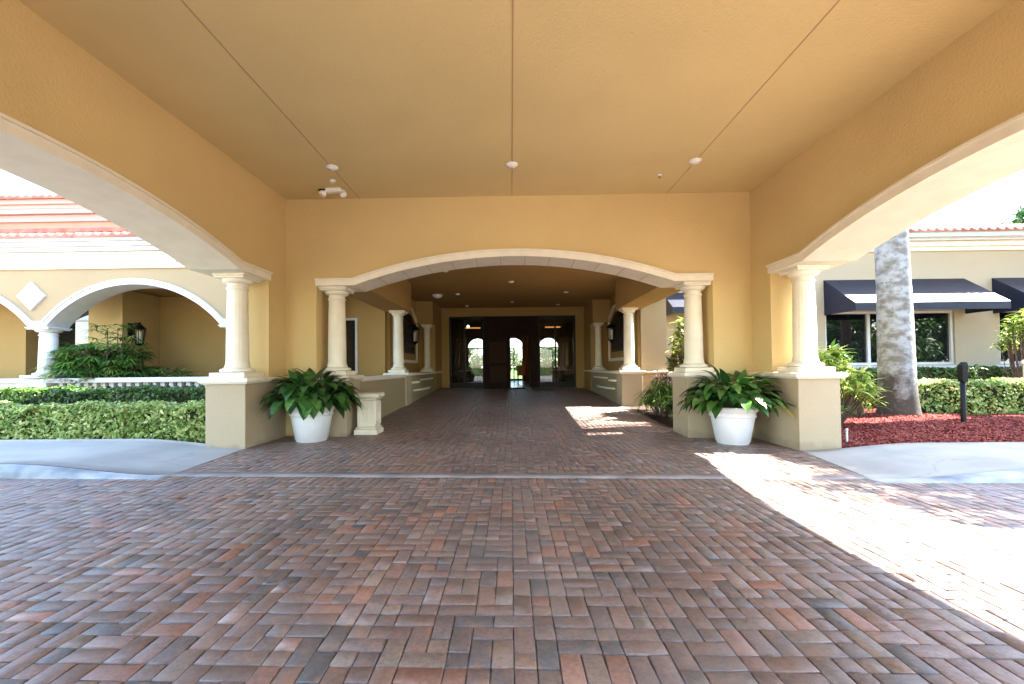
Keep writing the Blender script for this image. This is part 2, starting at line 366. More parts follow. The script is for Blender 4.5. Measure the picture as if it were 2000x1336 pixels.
# ------------------------------------------------------------------ ground
def gz(x, y): return -0.01*np.clip(x, -6, 6) + 0.034*np.maximum(0, np.asarray(y, dtype=float)-8.3)
BR = 0.1016
def paver_bricks(regions, kind_split=True):
    """list of (kind, x0,x1,y0,y1) -> one mesh of individually bevelled clay pavers"""
    recs = []
    for kind, x0, x1, y0, y1 in regions:
        i0, i1 = int(math.floor(x0/BR))-2, int(math.ceil(x1/BR))+2
        if kind == 'h':
            j0, j1 = int(math.floor(y0/BR))-2, int(math.ceil(y1/BR))+2
            used = set()
            for j in range(j0, j1):
                for i in range(i0, i1):
                    if (i, j) in used: continue
                    q = rng.random(); hfree = (i+1, j) not in used
                    herr = (i-j) % 4
                    wantv = (herr in (2, 3)) if q < 0.45 else (q < 0.71)
                    if q > 0.95 or (not wantv and not hfree and q > 0.8):
                        recs.append((i*BR, (i+1)*BR, j*BR, (j+1)*BR, x0, x1, y0, y1))
                    elif wantv or not hfree:
                        used.add((i, j+1)); recs.append((i*BR, (i+1)*BR, j*BR, (j+2)*BR, x0, x1, y0, y1))
                    else:
                        used.add((i+1, j)); recs.append((i*BR, (i+2)*BR, j*BR, (j+1)*BR, x0, x1, y0, y1))
        else:
            rows = max(1, round((y1-y0)/0.2)); h = (y1-y0)/rows
            for j in range(rows):
                for i in range(i0, i1):
                    recs.append((i*BR*0.93, (i+1)*BR*0.93, y0+j*h, y0+(j+1)*h, x0, x1, y0, y1))
    sp = []
    for q in recs:
        if rng.random() < (0.22 if kind_split else 0):
            w_, h_ = q[1]-q[0], q[3]-q[2]
            if w_ > h_*1.3: m_ = (q[0]+q[1])/2; sp += [(q[0], m_)+q[2:], (m_,)+q[1:]]
            elif h_ > w_*1.3: m_ = (q[2]+q[3])/2; sp += [q[:3]+(m_,)+q[4:], q[:2]+(m_,)+q[3:]]
            else: sp.append(q)
        else: sp.append(q)
    A = np.array(sp)
    a, b = np.maximum(A[:,0], A[:,4]), np.minimum(A[:,1], A[:,5])
    c, d = np.maximum(A[:,2], A[:,6]), np.minimum(A[:,3], A[:,7])
    ok = (b-a > 0.03) & (d-c > 0.03)
    a, b, c, d = a[ok], b[ok], c[ok], d[ok]; n = len(a)
    g = 0.0018 + 0.0016*rng.random((n, 4))
    a, b, c, d = a+g[:,0], b-g[:,1], c+g[:,2], d-g[:,3]
    cx, cy_ = (a+b)/2, (c+d)/2; hx, hy = (b-a)/2, (d-c)/2
    rot = rng.normal(0, 0.012, n); dz = rng.normal(0, 0.0016, n); tx = rng.normal(0, 0.005, n); ty = rng.normal(0, 0.005, n)
    V = np.zeros((n, 16, 3))
    e = 0.0035 + 0.003*rng.random(n)
    for q, (ins, zz) in enumerate(((1.0, 0.0), (0.3, -0.0022), (0.0, -0.0085), (0.0, -0.035))):
        for k, (sx, sy) in enumerate(((-1,-1),(1,-1),(1,1),(-1,1))):
            jx = rng.normal(0, 0.0016, n); jy = rng.normal(0, 0.0016, n)
            lx = sx*(hx - e*ins)+jx; ly = sy*(hy - e*ins)+jy
            X = cx + lx*np.cos(rot) - ly*np.sin(rot); Y = cy_ + lx*np.sin(rot) + ly*np.cos(rot)
            V[:, q*4+k, 0] = X; V[:, q*4+k, 1] = Y
            V[:, q*4+k, 2] = gz(X, Y) + dz + zz + tx*lx + ty*ly
    fl = [(0,1,2,3)]
    for q in range(3):
        for k in range(4): fl.append((q*4+4+k, q*4+4+(k+1)%4, q*4+(k+1)%4, q*4+k))
    F = (np.arange(n)[:, None, None]*16 + np.array(fl)[None]).reshape(-1, 4)
    vary = np.repeat(rng.random(n), len(fl))
    return V.reshape(-1, 3), F, vary
V, F, vy = paver_bricks([('h', -10.5, 10.5, 1.0, 4.79), ('s', -10.5, 10.5, 4.79, 5.2), ('s', -4.3, 4.55, 5.44, 5.85),
                         ('h', -4.3, 4.55, 5.85, 8.9), ('h', -3.16, 3.32, 8.9, 19.58), ('h', 3.32, 4.0, 8.9, 9.3)])
brick = struct(np_mesh('brick_driveway', V, F, M['brick'], vary=vy, smooth=False))

def sheet(name, x0, x1, y0, y1, fz, mt, nx=40, ny=20, kind='structure', skirt=0.0):
    xs = np.linspace(x0, x1, nx+1); ys = np.linspace(y0, y1, ny+1)
    X, Y = np.meshgrid(xs, ys, indexing='ij'); Z = fz(X, Y)
    V = np.stack([X, Y, Z], -1).reshape(-1, 3)
    idx = np.arange((nx+1)*(ny+1)).reshape(nx+1, ny+1)
    F = np.stack([idx[:-1,:-1], idx[1:,:-1], idx[1:,1:], idx[:-1,1:]], -1).reshape(-1, 4)
    if skirt > 0:
        ring = list(idx[:,0]) + list(idx[-1,1:]) + list(idx[-2::-1,-1]) + list(idx[0,-2:0:-1])
        b = len(V); low = V[ring].copy(); low[:,2] -= skirt; V = np.vstack([V, low]); m = len(ring)
        F = np.vstack([F, np.array([(ring[k], b+k, b+(k+1)%m, ring[(k+1)%m]) for k in range(m)])])
    o = np_mesh(name, V, F, mt, smooth=(skirt == 0))
    o["kind"] = kind; return o
sheet('paving_sand_bed', -10.6, 10.6, 0.9, 5.4, lambda x, y: gz(x, y)-0.0095, M['sand'], 30, 4)
sheet('passage_sand_bed', -4.35, 4.6, 5.404, 19.58, lambda x, y: gz(x, y)-0.0095, M['sand'], 20, 30)
# outer drive : clay paver field out of the camera's near view (flat sheet with brick texture)
mo = mat('outer pavers', (0.2,0.12,0.09), 0.7)
N, L, P = nt(mo); bt = N.new('ShaderNodeTexBrick'); tc = N.new('ShaderNodeTexCoord')
bt.inputs['Scale'].default_value = 5; bt.inputs['Color1'].default_value = (0.36,0.27,0.22,1); bt.inputs['Color2'].default_value = (0.42,0.33,0.27,1); bt.inputs['Mortar'].default_value = (0.06,0.05,0.04,1)
bt.inputs['Mortar Size'].default_value = 0.02
L.new(tc.outputs['Object'], bt.inputs['Vector']); L.new(bt.outputs[0], P.inputs['Base Color'])
sheet('outer_driveway', -60, 60, -9, 5.3, lambda x, y: gz(x, y)-0.03, mo, 40, 8)
sheet('road', -80, 80, -30, -9.02, lambda x, y: 0*x-0.12, mat('light-bounce concrete', (0.42,0.40,0.36), 0.9, (0.34,0.32,0.29), 0.8), 10, 4)  # unseen pale sheet added to bounce sunlight up under the canopy
sheet('ground', -900, 900, -900, 900, lambda x, y: 0*x-0.19, M['grass'], 6, 6)
# raised walks either side, ramping down to the drive
def sm(t): t = np.clip(t, 0, 1); return t*t*(3-2*t)
def walk_z(x, y):
    side = np.where(x < 0, -x-4.22, x-4.45)
    return gz(x, y)+0.006+0.125*sm(side/1.9)
def walk(name, s):
    nx, ny = 60, 8
    xb = lambda t: (-(4.12+0.17*t) if s < 0 else (4.20+0.32*t))
    V = []; 
    for i in range(nx+1):
        for j in range(ny+1):
            t = j/ny; y = 5.262 + t*((7.12 if s < 0 else 6.95)-5.262)
            x = xb(t) + s*26*((i/nx)**2.2)
            V.append((x, y, float(walk_z(x, y))))
    V = np.array(V); idx = np.arange((nx+1)*(ny+1)).reshape(nx+1, ny+1)
    F = np.stack([idx[:-1,:-1], idx[1:,:-1], idx[1:,1:], idx[:-1,1:]], -1).reshape(-1, 4)
    if s < 0: F = F[:, ::-1]
    ring = list(idx[:,0]) + list(idx[-1,1:]) + list(idx[-2::-1,-1]) + list(idx[0,-2:0:-1])
    b = len(V); low = V[ring].copy(); low[:,2] -= 0.2; V = np.vstack([V, low]); m = len(ring)
    F = np.vstack([F, np.array([(ring[k], b+k, b+(k+1)%m, ring[(k+1)%m]) for k in range(m)])])
    return struct(np_mesh(name, V, F, M['concrete']))
walk('left_sidewalk', -1); walk('right_sidewalk', 1)
def kerb(name, s):
    mb = MB(); n = 70; prof = [(5.06,-0.2),(5.06,0.0),(5.072,0.55),(5.10,0.88),(5.135,0.99),(5.235,1.0),(5.235,-0.2)]
    V = []; Fc = []
    for i in range(n+1):
        x = s*(4.14 + 26*((i/n)**2.0)); h = float(walk_z(x, 5.25)-gz(x, 5.25)); g = float(gz(x, 5.1))
        for (y, k) in prof: V.append((x, y, g + (h*k if k >= 0 else k)))
    m = len(prof)
    for i in range(n):
        for k in range(m-1): Fc.append((i*m+k, i*m+k+1, (i+1)*m+k+1, (i+1)*m+k))
    mb.add(V, Fc); return struct(mb.build(name, M['kerb']))
kerb('left_kerb', -1); kerb('right_kerb', 1)
sheet('concrete_strip', -4.4, 4.5, 5.205, 5.435, lambda x, y: gz(x, y)+0.001, mat('worn concrete band', (0.34,0.30,0.28), 0.85, (0.22,0.19,0.18), 2.5, 0.4, 90, 0.2, detail=8), 60, 2, skirt=0.05)
# planting beds
def bed_noise(x, y): return 0.02*np.sin(x*2.3+y*1.7)+0.015*np.sin(x*5.1-y*4.3)
sheet('mulch_bed', 5.0, 30, 6.955, 13.3, lambda x, y: 0.0+0.05*sm((y-6.95)/0.4)+0.07*np.exp(-((x-8.95)**2+(y-10.1)**2)/2.5)+0.5*bed_noise(x, y)+0.02, M['mulchbase'], 120, 40)
sheet('left_soil_bed', -30, -4.6, 7.125, 12.1, lambda x, y: 0.11+0.0*x+0.4*bed_noise(x, y), M['soil'], 80, 20)
sheet('side_soil_bed', 3.36, 4.98, 8.95, 13.4, lambda x, y: -0.0+0.03*(y-8.9)+0.4*bed_noise(x, y), M['soil'], 20, 30)
# loose mulch chips : uncountable
n = 60000
X = rng.uniform(5.2, 17, n); Y = 6.97 + (rng.random(n)**1.3)*4.2
Zb = 0.07*np.exp(-((X-8.95)**2+(Y-10.1)**2)/2.5)+0.05*sm((Y-6.95)/0.4)+0.5*bed_noise(X, Y)+0.028
ang = rng.uniform(0, 2*PI, n); L_ = rng.uniform(0.010, 0.034, n); W_ = rng.uniform(0.003, 0.009, n); tl = rng.normal(0, 0.35, n)
V = np.zeros((n, 4, 3))
for k, (a, b) in enumerate(((-1,-1),(1,-1),(1,1),(-1,1))):
    V[:,k,0] = X + a*L_*np.cos(ang) - b*W_*np.sin(ang); V[:,k,1] = Y + a*L_*np.sin(ang) + b*W_*np.cos(ang); V[:,k,2] = Zb + a*L_*tl + b*W_*0.5 + rng.random(n)*0.0
mch = leaf_mat('mulch chips', [(0.09,0.018,0.016),(0.22,0.046,0.040),(0.30,0.075,0.06),(0.28,0.13,0.09)], 0.0, 0.9, 0.1)
struct(np_mesh('mulch_chips', V.reshape(-1,3), np.arange(n*4).reshape(-1,4), mch, vary=rng.random(n)), 'stuff')

# ------------------------------------------------------------------ columns
def column_parts(parent, x, y, z0, z1, r, matl=None, sq=None):
    """one column: plinth, base mouldings, tapering fluted shaft, capital and abacus in one mesh"""
    matl = matl or M['cream']
    mb = MB(); sq = sq or r*1.62
    h = z1-z0
    mb.cbox(x-sq, x+sq, y-sq, y+sq, z0, z0+0.085, 0.006)
    prof = [(r*1.5, z0+0.085)]
    for k in range(7):
        t = PI*k/6-PI/2; prof.append((r*1.36+r*0.17*math.cos(t), z0+0.085+0.03+0.03*math.sin(t)))
    prof += [(r*1.28, z0+0.15), (r*1.14, z0+0.165), (r*1.07, z0+0.2), (r*1.0, z0+0.25)]
    mb.lathe(prof, x, y, 40, False)
    # shaft with shallow flutes
    n = 80; z_a = z0+0.25; z_b = z1-0.24; rings = 9
    V = []; Fc = []
    for i in range(rings):
        t = i/(rings-1); rr = r*(1-0.11*t**1.6)
        fl = 0.0 if i in (0, rings-1) else 1.0
        for k in range(n):
            a = 2*PI*k/n
            q = rr*(1-0.016*fl*(1-abs(math.cos(a*10))**0.5)*1.2)
            V.append((x+q*math.cos(a), y+q*math.sin(a), z_a+(z_b-z_a)*t))
    for i in range(rings-1):
        for k in range(n): Fc.append((i*n+k, i*n+(k+1)%n, (i+1)*n+(k+1)%n, (i+1)*n+k))
    mb.add(V, Fc)
    rt = r*0.89
    prof = [(rt, z_b), (rt*1.10, z_b+0.008), (rt*1.12, z_b+0.022), (rt*1.10, z_b+0.034), (rt*0.99, z_b+0.04), (rt*1.0, z_b+0.09)]
    for k in range(6):
        t = k/5; prof.append((rt*(1.08+0.42*math.sin(t*PI/2)), z_b+0.10+0.07*(1-math.cos(t*PI/2))))
    mb.lathe(prof, x, y, 40, False)
    q = rt*1.62
    mb.cbox(x-q, x+q, y-q, y+q, z_b+0.172, z1-0.03, 0.008)
    mb.cbox(x-q*1.07, x+q*1.07, y-q*1.07, y+q*1.07, z1-0.031, z1, 0.006)
    o = mb.build('column', matl, parent)
    me = o.data
    me.polygons.foreach_set("use_smooth", np.ones(len(me.polygons), dtype=bool))
    try: me.set_sharp_from_angle(angle=R(28))
    except Exception: pass
    return o
def cap_slab(parent, x0, x1, y0, y1, z0, z1, name='cap', matl=None):
    mb = MB(); h = z1-z0
    V = []; rings = [(0.035, 0.0), (0.0, 0.35), (0.0, 0.72), (0.012, 0.92), (0.035, 1.0)]
    for (ins, t) in rings:
        V += [(x0+ins,y0+ins,z0+h*t),(x1-ins,y0+ins,z0+h*t),(x1-ins,y1-ins,z0+h*t),(x0+ins,y1-ins,z0+h*t)]
    Fc = [(3,2,1,0)]
    for i in range(len(rings)-1):
        for k in range(4): Fc.append((i*4+k, i*4+(k+1)%4, i*4+4+(k+1)%4, i*4+4+k))
    b = (len(rings)-1)*4; Fc.append((b,b+1,b+2,b+3)); mb.add(V, Fc)
    return mb.build(name, matl or M['cream'], parent)
def pedestal(parent, x0, x1, y0, y1, ztop=1.18, ov=0.075, zb=-0.3):
    mb = MB(); mb.cbox(x0, x1, y0, y1, zb, ztop-0.1, 0.006)
    p = mb.build('pedestal', M['base'], parent)
    cap_slab(p, x0-ov, x1+ov, y0-ov, y1+ov, ztop-0.1, ztop)
    return p

XL, XR, XLo, XRo = -4.28, 4.52, -5.0, 5.27
SP = 2.92
# ------------------------------------------------------------------ drive-through canopy
can = tag(empty('entrance_canopy', (0.1, 3.8, 0)), 'ochre stucco drive-through canopy with cream arches and columns over the brick drive', 'canopy')
can.location = (0, 0, 0)
for nm, xi, xo in (('side_wall', XL, XLo), ('side_wall', XR, XRo)):
    poly = [(-0.7,-0.3),(-0.06,-0.3),(-0.06,SP)] + arc(0.83, 6.77, SP, 3.36) + [(7.66,SP),(7.66,-0.3),(8.9,-0.3)]
    mb = MB(); arch_wall(mb, poly, 5.0, xi, xo, 'y'); w = mb.build(nm, M['stucco'], can)
    tp = [(-0.06,SP)] + arc(0.83, 6.77, SP, 3.36, 40) + [(7.66,SP)]
    s = 1 if xi > 0 else -1
    mb = MB(); band(mb, tp, -0.03, 0.075, xi-s*0.045, xo+s*0.045, 'y'); band(mb, tp, 0.0751, 0.105, xi-s*0.075, xo+s*0.075, 'y')
    # short returns over the columns (impost end)
    mb.build('arch_trim', M['cream'], can)
# back wall with the wide arch
poly = [(XL,-0.3),(-3.7,-0.3),(-3.7,SP)] + arc(-2.97, 3.08, SP, 3.43, 40) + [(3.8,SP),(3.8,-0.3),(XR,-0.3)]
mb = MB(); arch_wall(mb, poly, 4.99, 8.26, 8.9, 'x'); mb.build('arch_wall', M['stucco'], can)
tp = [(-3.7,SP)] + arc(-2.97, 3.08, SP, 3.43, 48) + [(3.8,SP)]
mb = MB(); band(mb, tp, -0.03, 0.075, 8.215, 8.945, 'x'); band(mb, tp, 0.0751, 0.105, 8.185, 8.96, 'x'); tr = mb.build('arch_trim', M['cream'], can)
# voussoir joints of the cast stone soffit
mb = MB(); pj = arc(-2.97, 3.08, SP, 3.43, 14); pj = offset_poly(pj, -0.0335)
for (u, z) in pj[1:-1]:
    mb = MB(); mb.box(u-0.003, u+0.003, 8.24, 8.93, z-0.002, z+0.01); mb.build('soffit_joint', M['base'], tr)
mb = MB(); mb.box(XL+0.001, XR-0.001, -0.7, 8.259, 4.56, 4.7); ce = mb.build('ceiling', M['ceil'], can)
mb = MB()
for x in (-2.86, 0.05, 2.97): 
    mb.box(x-0.006, x+0.006, -0.69, 8.25, 4.555, 4.565)
mb.build('ceiling_joint', mat('ceiling joint bead', (0.40,0.26,0.12), 0.8), ce)
mb = MB(); arch_wall(mb, [(XLo+0.01,-0.3),(-3.7,-0.3),(-3.7,SP)] + arc(-2.97, 3.08, SP, 3.43, 30) + [(3.8,SP),(3.8,-0.3),(XRo-0.01,-0.3)], 4.98, -1.3, -0.701, 'x'); mb.build('arch_wall', M['stucco'], can)  # unseen front wall added to hold back light from behind the camera
mb = MB(); band(mb, tp, -0.03, 0.075, -1.345, -0.655, 'x'); mb.build('arch_trim', M['cream'], can)  # trim of the added front wall
mb = MB(); mb.box(XLo-0.25, XRo+0.05, -1.6, 9.3, 5.0, 5.25); mb.build('roof', M['cream'], can)
for s in (-1, 1):
    x0, x1 = (-4.91, -4.262) if s < 0 else (4.50, 5.15)
    pedestal(can, x0, x1, 6.95, 8.2); pedestal(can, x0, x1, -0.6, 0.62)
    xc = -4.60 if s < 0 else 4.84
    column_parts(can, xc, 7.29, 1.18, SP-0.03, 0.172, None, 0.29); column_parts(can, xc, 0.3, 1.18, SP-0.03, 0.172, None, 0.29)
    x0, x1 = (-3.80, -3.11) if s < 0 else (3.27, 3.90)
    pedestal(can, x0, x1, 8.2, 8.95)
    column_parts(can, (-3.42 if s < 0 else 3.55), 8.56, 1.18, SP-0.03, 0.172)

# ------------------------------------------------------------------ covered passage to the doors
pas = tag(empty('covered_passage', (0,8.9,0)), 'covered ochre walkway beyond the wide arch leading to the dark entrance doors', 'passage'); pas.location = (0,0,0)
CZ = 3.97
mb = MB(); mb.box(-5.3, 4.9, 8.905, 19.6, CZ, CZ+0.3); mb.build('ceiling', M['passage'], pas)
for s in (-1, 1):
    xi, xo = (-3.11, -3.85) if s < 0 else (3.27, 4.0)
    a, b = min(xi, xo), max(xi, xo)
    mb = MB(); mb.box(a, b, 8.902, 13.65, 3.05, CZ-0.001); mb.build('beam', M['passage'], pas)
    pedestal(pas, *( (-3.72, -3.11) if s < 0 else (3.27, 3.88) ), 12.98, 13.65, 1.17)
    column_parts(pas, (-3.43 if s < 0 else 3.57), 13.3, 1.17, 3.05, 0.155)
    # alcove side wall
    xw = -3.80 if s < 0 else 3.95
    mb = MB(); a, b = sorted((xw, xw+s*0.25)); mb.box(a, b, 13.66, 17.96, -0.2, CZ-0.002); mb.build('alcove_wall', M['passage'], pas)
    # low wall of the alcove with cap, stepped ledges
    xf = -3.13 if s < 0 else 3.29
    mb = MB(); a, b = sorted((xf, xw)); mb.box(a+0.002, b-0.002, 13.652, 17.95, -0.2, 1.07); lw_ = mb.build('low_wall', M['base_shade'], pas)
    a2, b2 = sorted((xf-s*0.05, xw)); cap_slab(lw_, a2, b2, 13.74, 17.95, 1.071, 1.155)
    for (ya, yb, zz, pr) in ((15.0,17.6,0.93,0.09),(13.95,16.6,0.62,0.20),(13.68,14.5,0.88,0.16)):
        mb = MB(); a3, b3 = sorted((xf-s*pr, xf+s*0.02)); 
        # rounded ledge outline
        nseg = 10; yc = (ya+yb)/2; hy = (yb-ya)/2
        V = []; 
        for k in range(nseg+1):
            t = -1+2*k/nseg; out = pr*(1-abs(t)**3.0)
            V.append((xf-s*out, yc+hy*t))
        vb = [(xf+s*0.01, yb), (xf+s*0.01, ya)]
        pts = V + vb; m_ = len(pts)
        vv = [(p[0], p[1], zz-0.055) for p in pts] + [(p[0], p[1], zz) for p in pts]
        Fc = [tuple(range(m_-1,-1,-1)), tuple(range(m_, 2*m_))] + [(k, (k+1)%m_, m_+(k+1)%m_, m_+k) for k in range(m_)]
        mb.add(vv, Fc); mb.build('ledge', M['cream'], lw_)
    # pier 3
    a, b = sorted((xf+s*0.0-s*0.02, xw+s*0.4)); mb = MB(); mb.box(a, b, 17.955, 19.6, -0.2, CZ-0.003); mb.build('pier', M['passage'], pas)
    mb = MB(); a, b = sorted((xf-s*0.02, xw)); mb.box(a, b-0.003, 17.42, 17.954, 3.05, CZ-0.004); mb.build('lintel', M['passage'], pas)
    column_parts(pas, (-3.40 if s < 0 else 3.53), 17.7, 1.155, 3.05, 0.135)
    # cap carried past pier 3 along its inner face
    mb = MB(); a, b = sorted((xf-s*0.07, xf-s*0.0)); mb.box(a, b, 17.96, 19.5, 1.09, 1.15); mb.build('cap_band', M['cream'], pas)
# left side : low wall with cap between the pedestals
mb = MB(); mb.box(-3.42, -3.16, 8.952, 12.978, -0.3, 1.03); lw_ = mb.build('low_wall', M['base_shade'], pas)
cap_slab(lw_, -3.48, -3.10, 9.03, 12.9, 1.031, 1.12)
# walls closing both sides beyond the openings
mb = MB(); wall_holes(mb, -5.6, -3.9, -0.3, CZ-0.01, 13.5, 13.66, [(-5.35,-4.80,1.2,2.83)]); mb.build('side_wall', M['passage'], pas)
fr = MB(); fr.box(-5.40,-5.33,13.46,13.54,1.15,2.88); fr.box(-4.82,-4.75,13.46,13.54,1.15,2.88); fr.box(-5.33,-4.82,13.46,13.54,2.81,2.88); fr.box(-5.33,-4.82,13.46,13.54,1.15,1.22)
wd = MB(); wd.box(-5.33,-4.82,13.53,13.545,1.22,2.81)
wo_ = wd.build('window', M['mirrorglass'], pas); fr.build('frame', M['white'], wo_)
mb = MB()
for k in range(1, 5): mb.box(-5.33+k*0.102-0.004, -5.33+k*0.102+0.004, 13.515, 13.529, 1.22, 2.81)
for k in range(1, 14): mb.box(-5.33, -4.82, 13.512, 13.5285, 1.22+k*0.1136-0.003, 1.22+k*0.1136+0.003)
mb.build('muntins', M['bronze'], wo_)
mb = MB(); mb.box(4.0, 4.78, 13.5, 13.66, -0.3, 5.0); mb.build('side_wall', M['pale'], pas)
mb = MB(); mb.box(4.78-0.16, 4.779, 13.661, 17.4, -0.3, 5.0); mb.build('side_wall', M['pale'], pas)
cap_slab(pas, 3.99, 4.84, 13.4, 13.5, 1.08, 1.15, 'cap_band')
# end wall around the storefront
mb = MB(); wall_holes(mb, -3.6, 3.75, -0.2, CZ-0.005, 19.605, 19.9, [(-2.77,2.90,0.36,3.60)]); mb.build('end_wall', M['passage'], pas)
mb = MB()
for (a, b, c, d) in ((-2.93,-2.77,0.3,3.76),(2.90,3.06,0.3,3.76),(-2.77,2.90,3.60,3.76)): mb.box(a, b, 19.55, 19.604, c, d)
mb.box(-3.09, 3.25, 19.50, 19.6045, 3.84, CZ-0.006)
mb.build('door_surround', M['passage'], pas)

# storefront : glazed dark doors
sf = tag(empty('glazed_storefront', (0.07, 19.75, 0.38)), 'dark wood and glass storefront with an open doorway at the end of the passage', 'storefront'); sf.location=(0,0,0)
mb = MB()
for x in (-2.735, -2.72+0.62, -1.24, 1.28, 1.28+0.72, 2.865):
    mb = MB(); mb.box(x-0.035, x+0.035, 19.70, 19.78, 0.38, 3.599); mb.build('mullion', M['bronze'], sf)
for (a, b) in ((-2.70,-1.27),(1.32,2.83)):
    mb = MB(); mb.box(a, b, 19.703, 19.777, 3.52, 3.598); mb.build('head_rail', M['bronze'], sf)
    mb = MB(); mb.box(a, b, 19.703, 19.777, 0.38, 0.62); mb.build('bottom_rail', M['bronze'], sf)
for (a, b) in ((-2.70,-2.14),(-2.06,-1.27),(1.32,1.96),(2.04,2.83)):
    mb = MB(); mb.box(a, b, 19.735, 19.745, 0.62, 3.52); mb.build('glass_pane', M['glass'], sf)
mb = MB(); mb.box(-1.203, 1.243, 19.66, 19.80, 2.66, 3.597); mb.box(-1.0, 1.05, 19.645, 19.66, 2.8, 3.45); mb.build('wood_fascia', M['wood'], sf)
mb = MB(); mb.box(-1.203, -0.02, 19.68, 19.76, 0.38, 2.659)
mb2 = MB()
for (c, d) in ((0.62,1.35),(1.5,2.45)): mb2.box(-0.95, -0.2, 19.668, 19.68, c, d)
dr = mb.build('door', M['wood'], sf); mb2.build('door_panel', mat('worn mahogany', (0.04,0.018,0.009),0.6, spec=0.1), dr)
mb = MB(); mb.box(-0.09, -0.06, 19.60, 19.63, 1.25, 1.7); mb.box(-0.088,-0.062,19.63,19.68,1.28,1.30); mb.box(-0.088,-0.062,19.63,19.68,1.65,1.67); mb.build('handle', M['bronze'], dr)
mb = MB(); mb.box(0.86, 1.243, 19.68, 19.76, 0.38, 2.659); mb.build('door_jamb', M['wood'], sf)
mb = MB(); mb.box(-1.2, 0.6, 18.9, 19.5, 0.378+0.0, 0.395); 
for_mat = mb.build('door_mat', mat('charcoal mat', (0.02,0.02,0.022), 0.95, bump=0.5, bscale=200)); tag(for_mat, 'dark rectangular door mat on the bricks before the doors', 'door mat')

# interior hall beyond the glass
hall = tag(empty('entrance_hall', (0,20,0)), 'dark lobby behind the glass doors with three bright arched garden windows', 'lobby'); hall.location=(0,0,0)
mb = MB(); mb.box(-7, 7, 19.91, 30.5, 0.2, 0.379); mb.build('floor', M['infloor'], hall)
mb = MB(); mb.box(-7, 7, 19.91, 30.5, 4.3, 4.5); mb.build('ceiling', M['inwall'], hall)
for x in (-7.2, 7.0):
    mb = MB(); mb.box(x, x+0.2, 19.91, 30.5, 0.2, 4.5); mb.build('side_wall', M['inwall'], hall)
poly = [(-7,0.38)]
for c in (-2.3, 0.2, 2.6):
    poly += [(c-0.66,0.38),(c-0.66,2.62)] + arc(c-0.66, c+0.66, 2.63, 3.285, 16) + [(c+0.66,2.62),(c+0.66,0.38)]
poly += [(7,0.38)]
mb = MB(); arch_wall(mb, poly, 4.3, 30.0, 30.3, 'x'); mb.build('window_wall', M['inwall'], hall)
for c in (-2.3, 0.2, 2.6):
    mb = MB(); mb.box(c-0.035, c+0.035, 30.1, 30.16, 0.5, 2.58); mb.box(c-0.66, c+0.66, 30.1, 30.16, 2.58, 2.66); mb.box(c-0.66, c-0.6, 30.1, 30.16, 0.5, 2.58); mb.box(c+0.6, c+0.66, 30.1, 30.16, 0.5, 2.58); mb.box(c-0.66, c+0.66, 30.1,30.16,0.38,0.5)
    f_ = mb.build('window_frame', M['bronze'], hall)
    if abs(c-0.2) > 0.1:
        md = MB(); md.box(c-0.6, c+0.6, 30.14, 30.2, 0.5, 1.25); md.build('window_panel', M['wood'], hall)
    mb = MB(); mb.add([(u, 30.12, z) for (u, z) in ([(c-0.6,0.5)] + [(c-0.6,2.6)] + arc(c-0.6,c+0.6,2.63,3.22,14) + [(c+0.6,2.6),(c+0.6,0.5)])], [tuple(range(18))]); mb.build('glass_pane', M['glass'], f_)
# curtains
mb = MB()
def curtain(mb, x0, x1, y, z0, z1):
    n = 24; V = []; Fc = []
    for i in range(n+1):
        t = i/n; xx = x0+(x1-x0)*t; yy = y+0.05*math.sin(t*PI*8)
        V += [(xx, yy, z0), (xx, yy, z1)]
    for i in range(n): Fc.append((2*i, 2*i+2, 2*i+3, 2*i+1))
    mb.add(V, Fc)
for a, b in ((0.75, 1.25), (-1.75,-1.35), (3.2, 3.6), (-3.4,-3.0)):
    mb = MB(); curtain(mb, a, b, 29.7, 0.45, 3.3); mb.build('curtain', M['curtain'], hall)
# furniture in the lobby
def chair(x, y, rz, label, group='lobby chairs'):
    t = tag(empty('lobby_chair', (x, y, 0.38), rz), label, 'chair', group)
    mb = MB(); mb.cbox(-0.25, 0.25, -0.25, 0.25, 0.42, 0.5, 0.02); mb.build('seat', M['curtain'], t)
    mb = MB(); mb.cbox(-0.24, 0.24, 0.2, 0.26, 0.5, 1.02, 0.02); mb.build('backrest', M['curtain'], t)
    for a in (-0.21, 0.21):
        for b in (-0.21, 0.21):
            mb = MB(); mb.tube([(a, b, 0), (a, b, 0.42)], [0.017, 0.024], 6); mb.build('leg', M['wood'], t)
    return t
def table(x, y, label):
    t = tag(empty('lobby_table', (x, y, 0.38)), label, 'table', 'lobby tables')
    mb = MB(); mb.lathe([(0.52,0.72),(0.55,0.73),(0.55,0.75),(0.52,0.76)], n=28); mb.build('tabletop', M['white'], t, True)
    mb = MB(); mb.lathe([(0.28,0.0),(0.26,0.04),(0.05,0.08),(0.05,0.68),(0.12,0.72)], n=16); mb.build('base', M['wood'], t)
chair(-1.9, 25.5, 0.4, 'rust lobby chair seen through the left pane, right of the round table'); chair(-2.9, 25.6, -0.6, 'rust lobby chair at the far left behind the glass')
chair(2.3, 25.2, 0.3, 'rust lobby chair beneath the right arched window, left of its table'); chair(3.35, 25.6, -0.7, 'rust lobby chair at the far right behind the glass')
chair(0.62, 26.2, 0.1, 'rust lobby chair seen through the open doorway')
table(-2.4, 25.0, 'round white lobby table seen through the left pane'); table(2.85, 24.9, 'round white lobby table seen through the right pane')
t = tag(empty('pendant_lamp', (-2.2, 22.6, 0)), 'small lit globe lamp hanging inside behind the left pane', 'lamp'); 
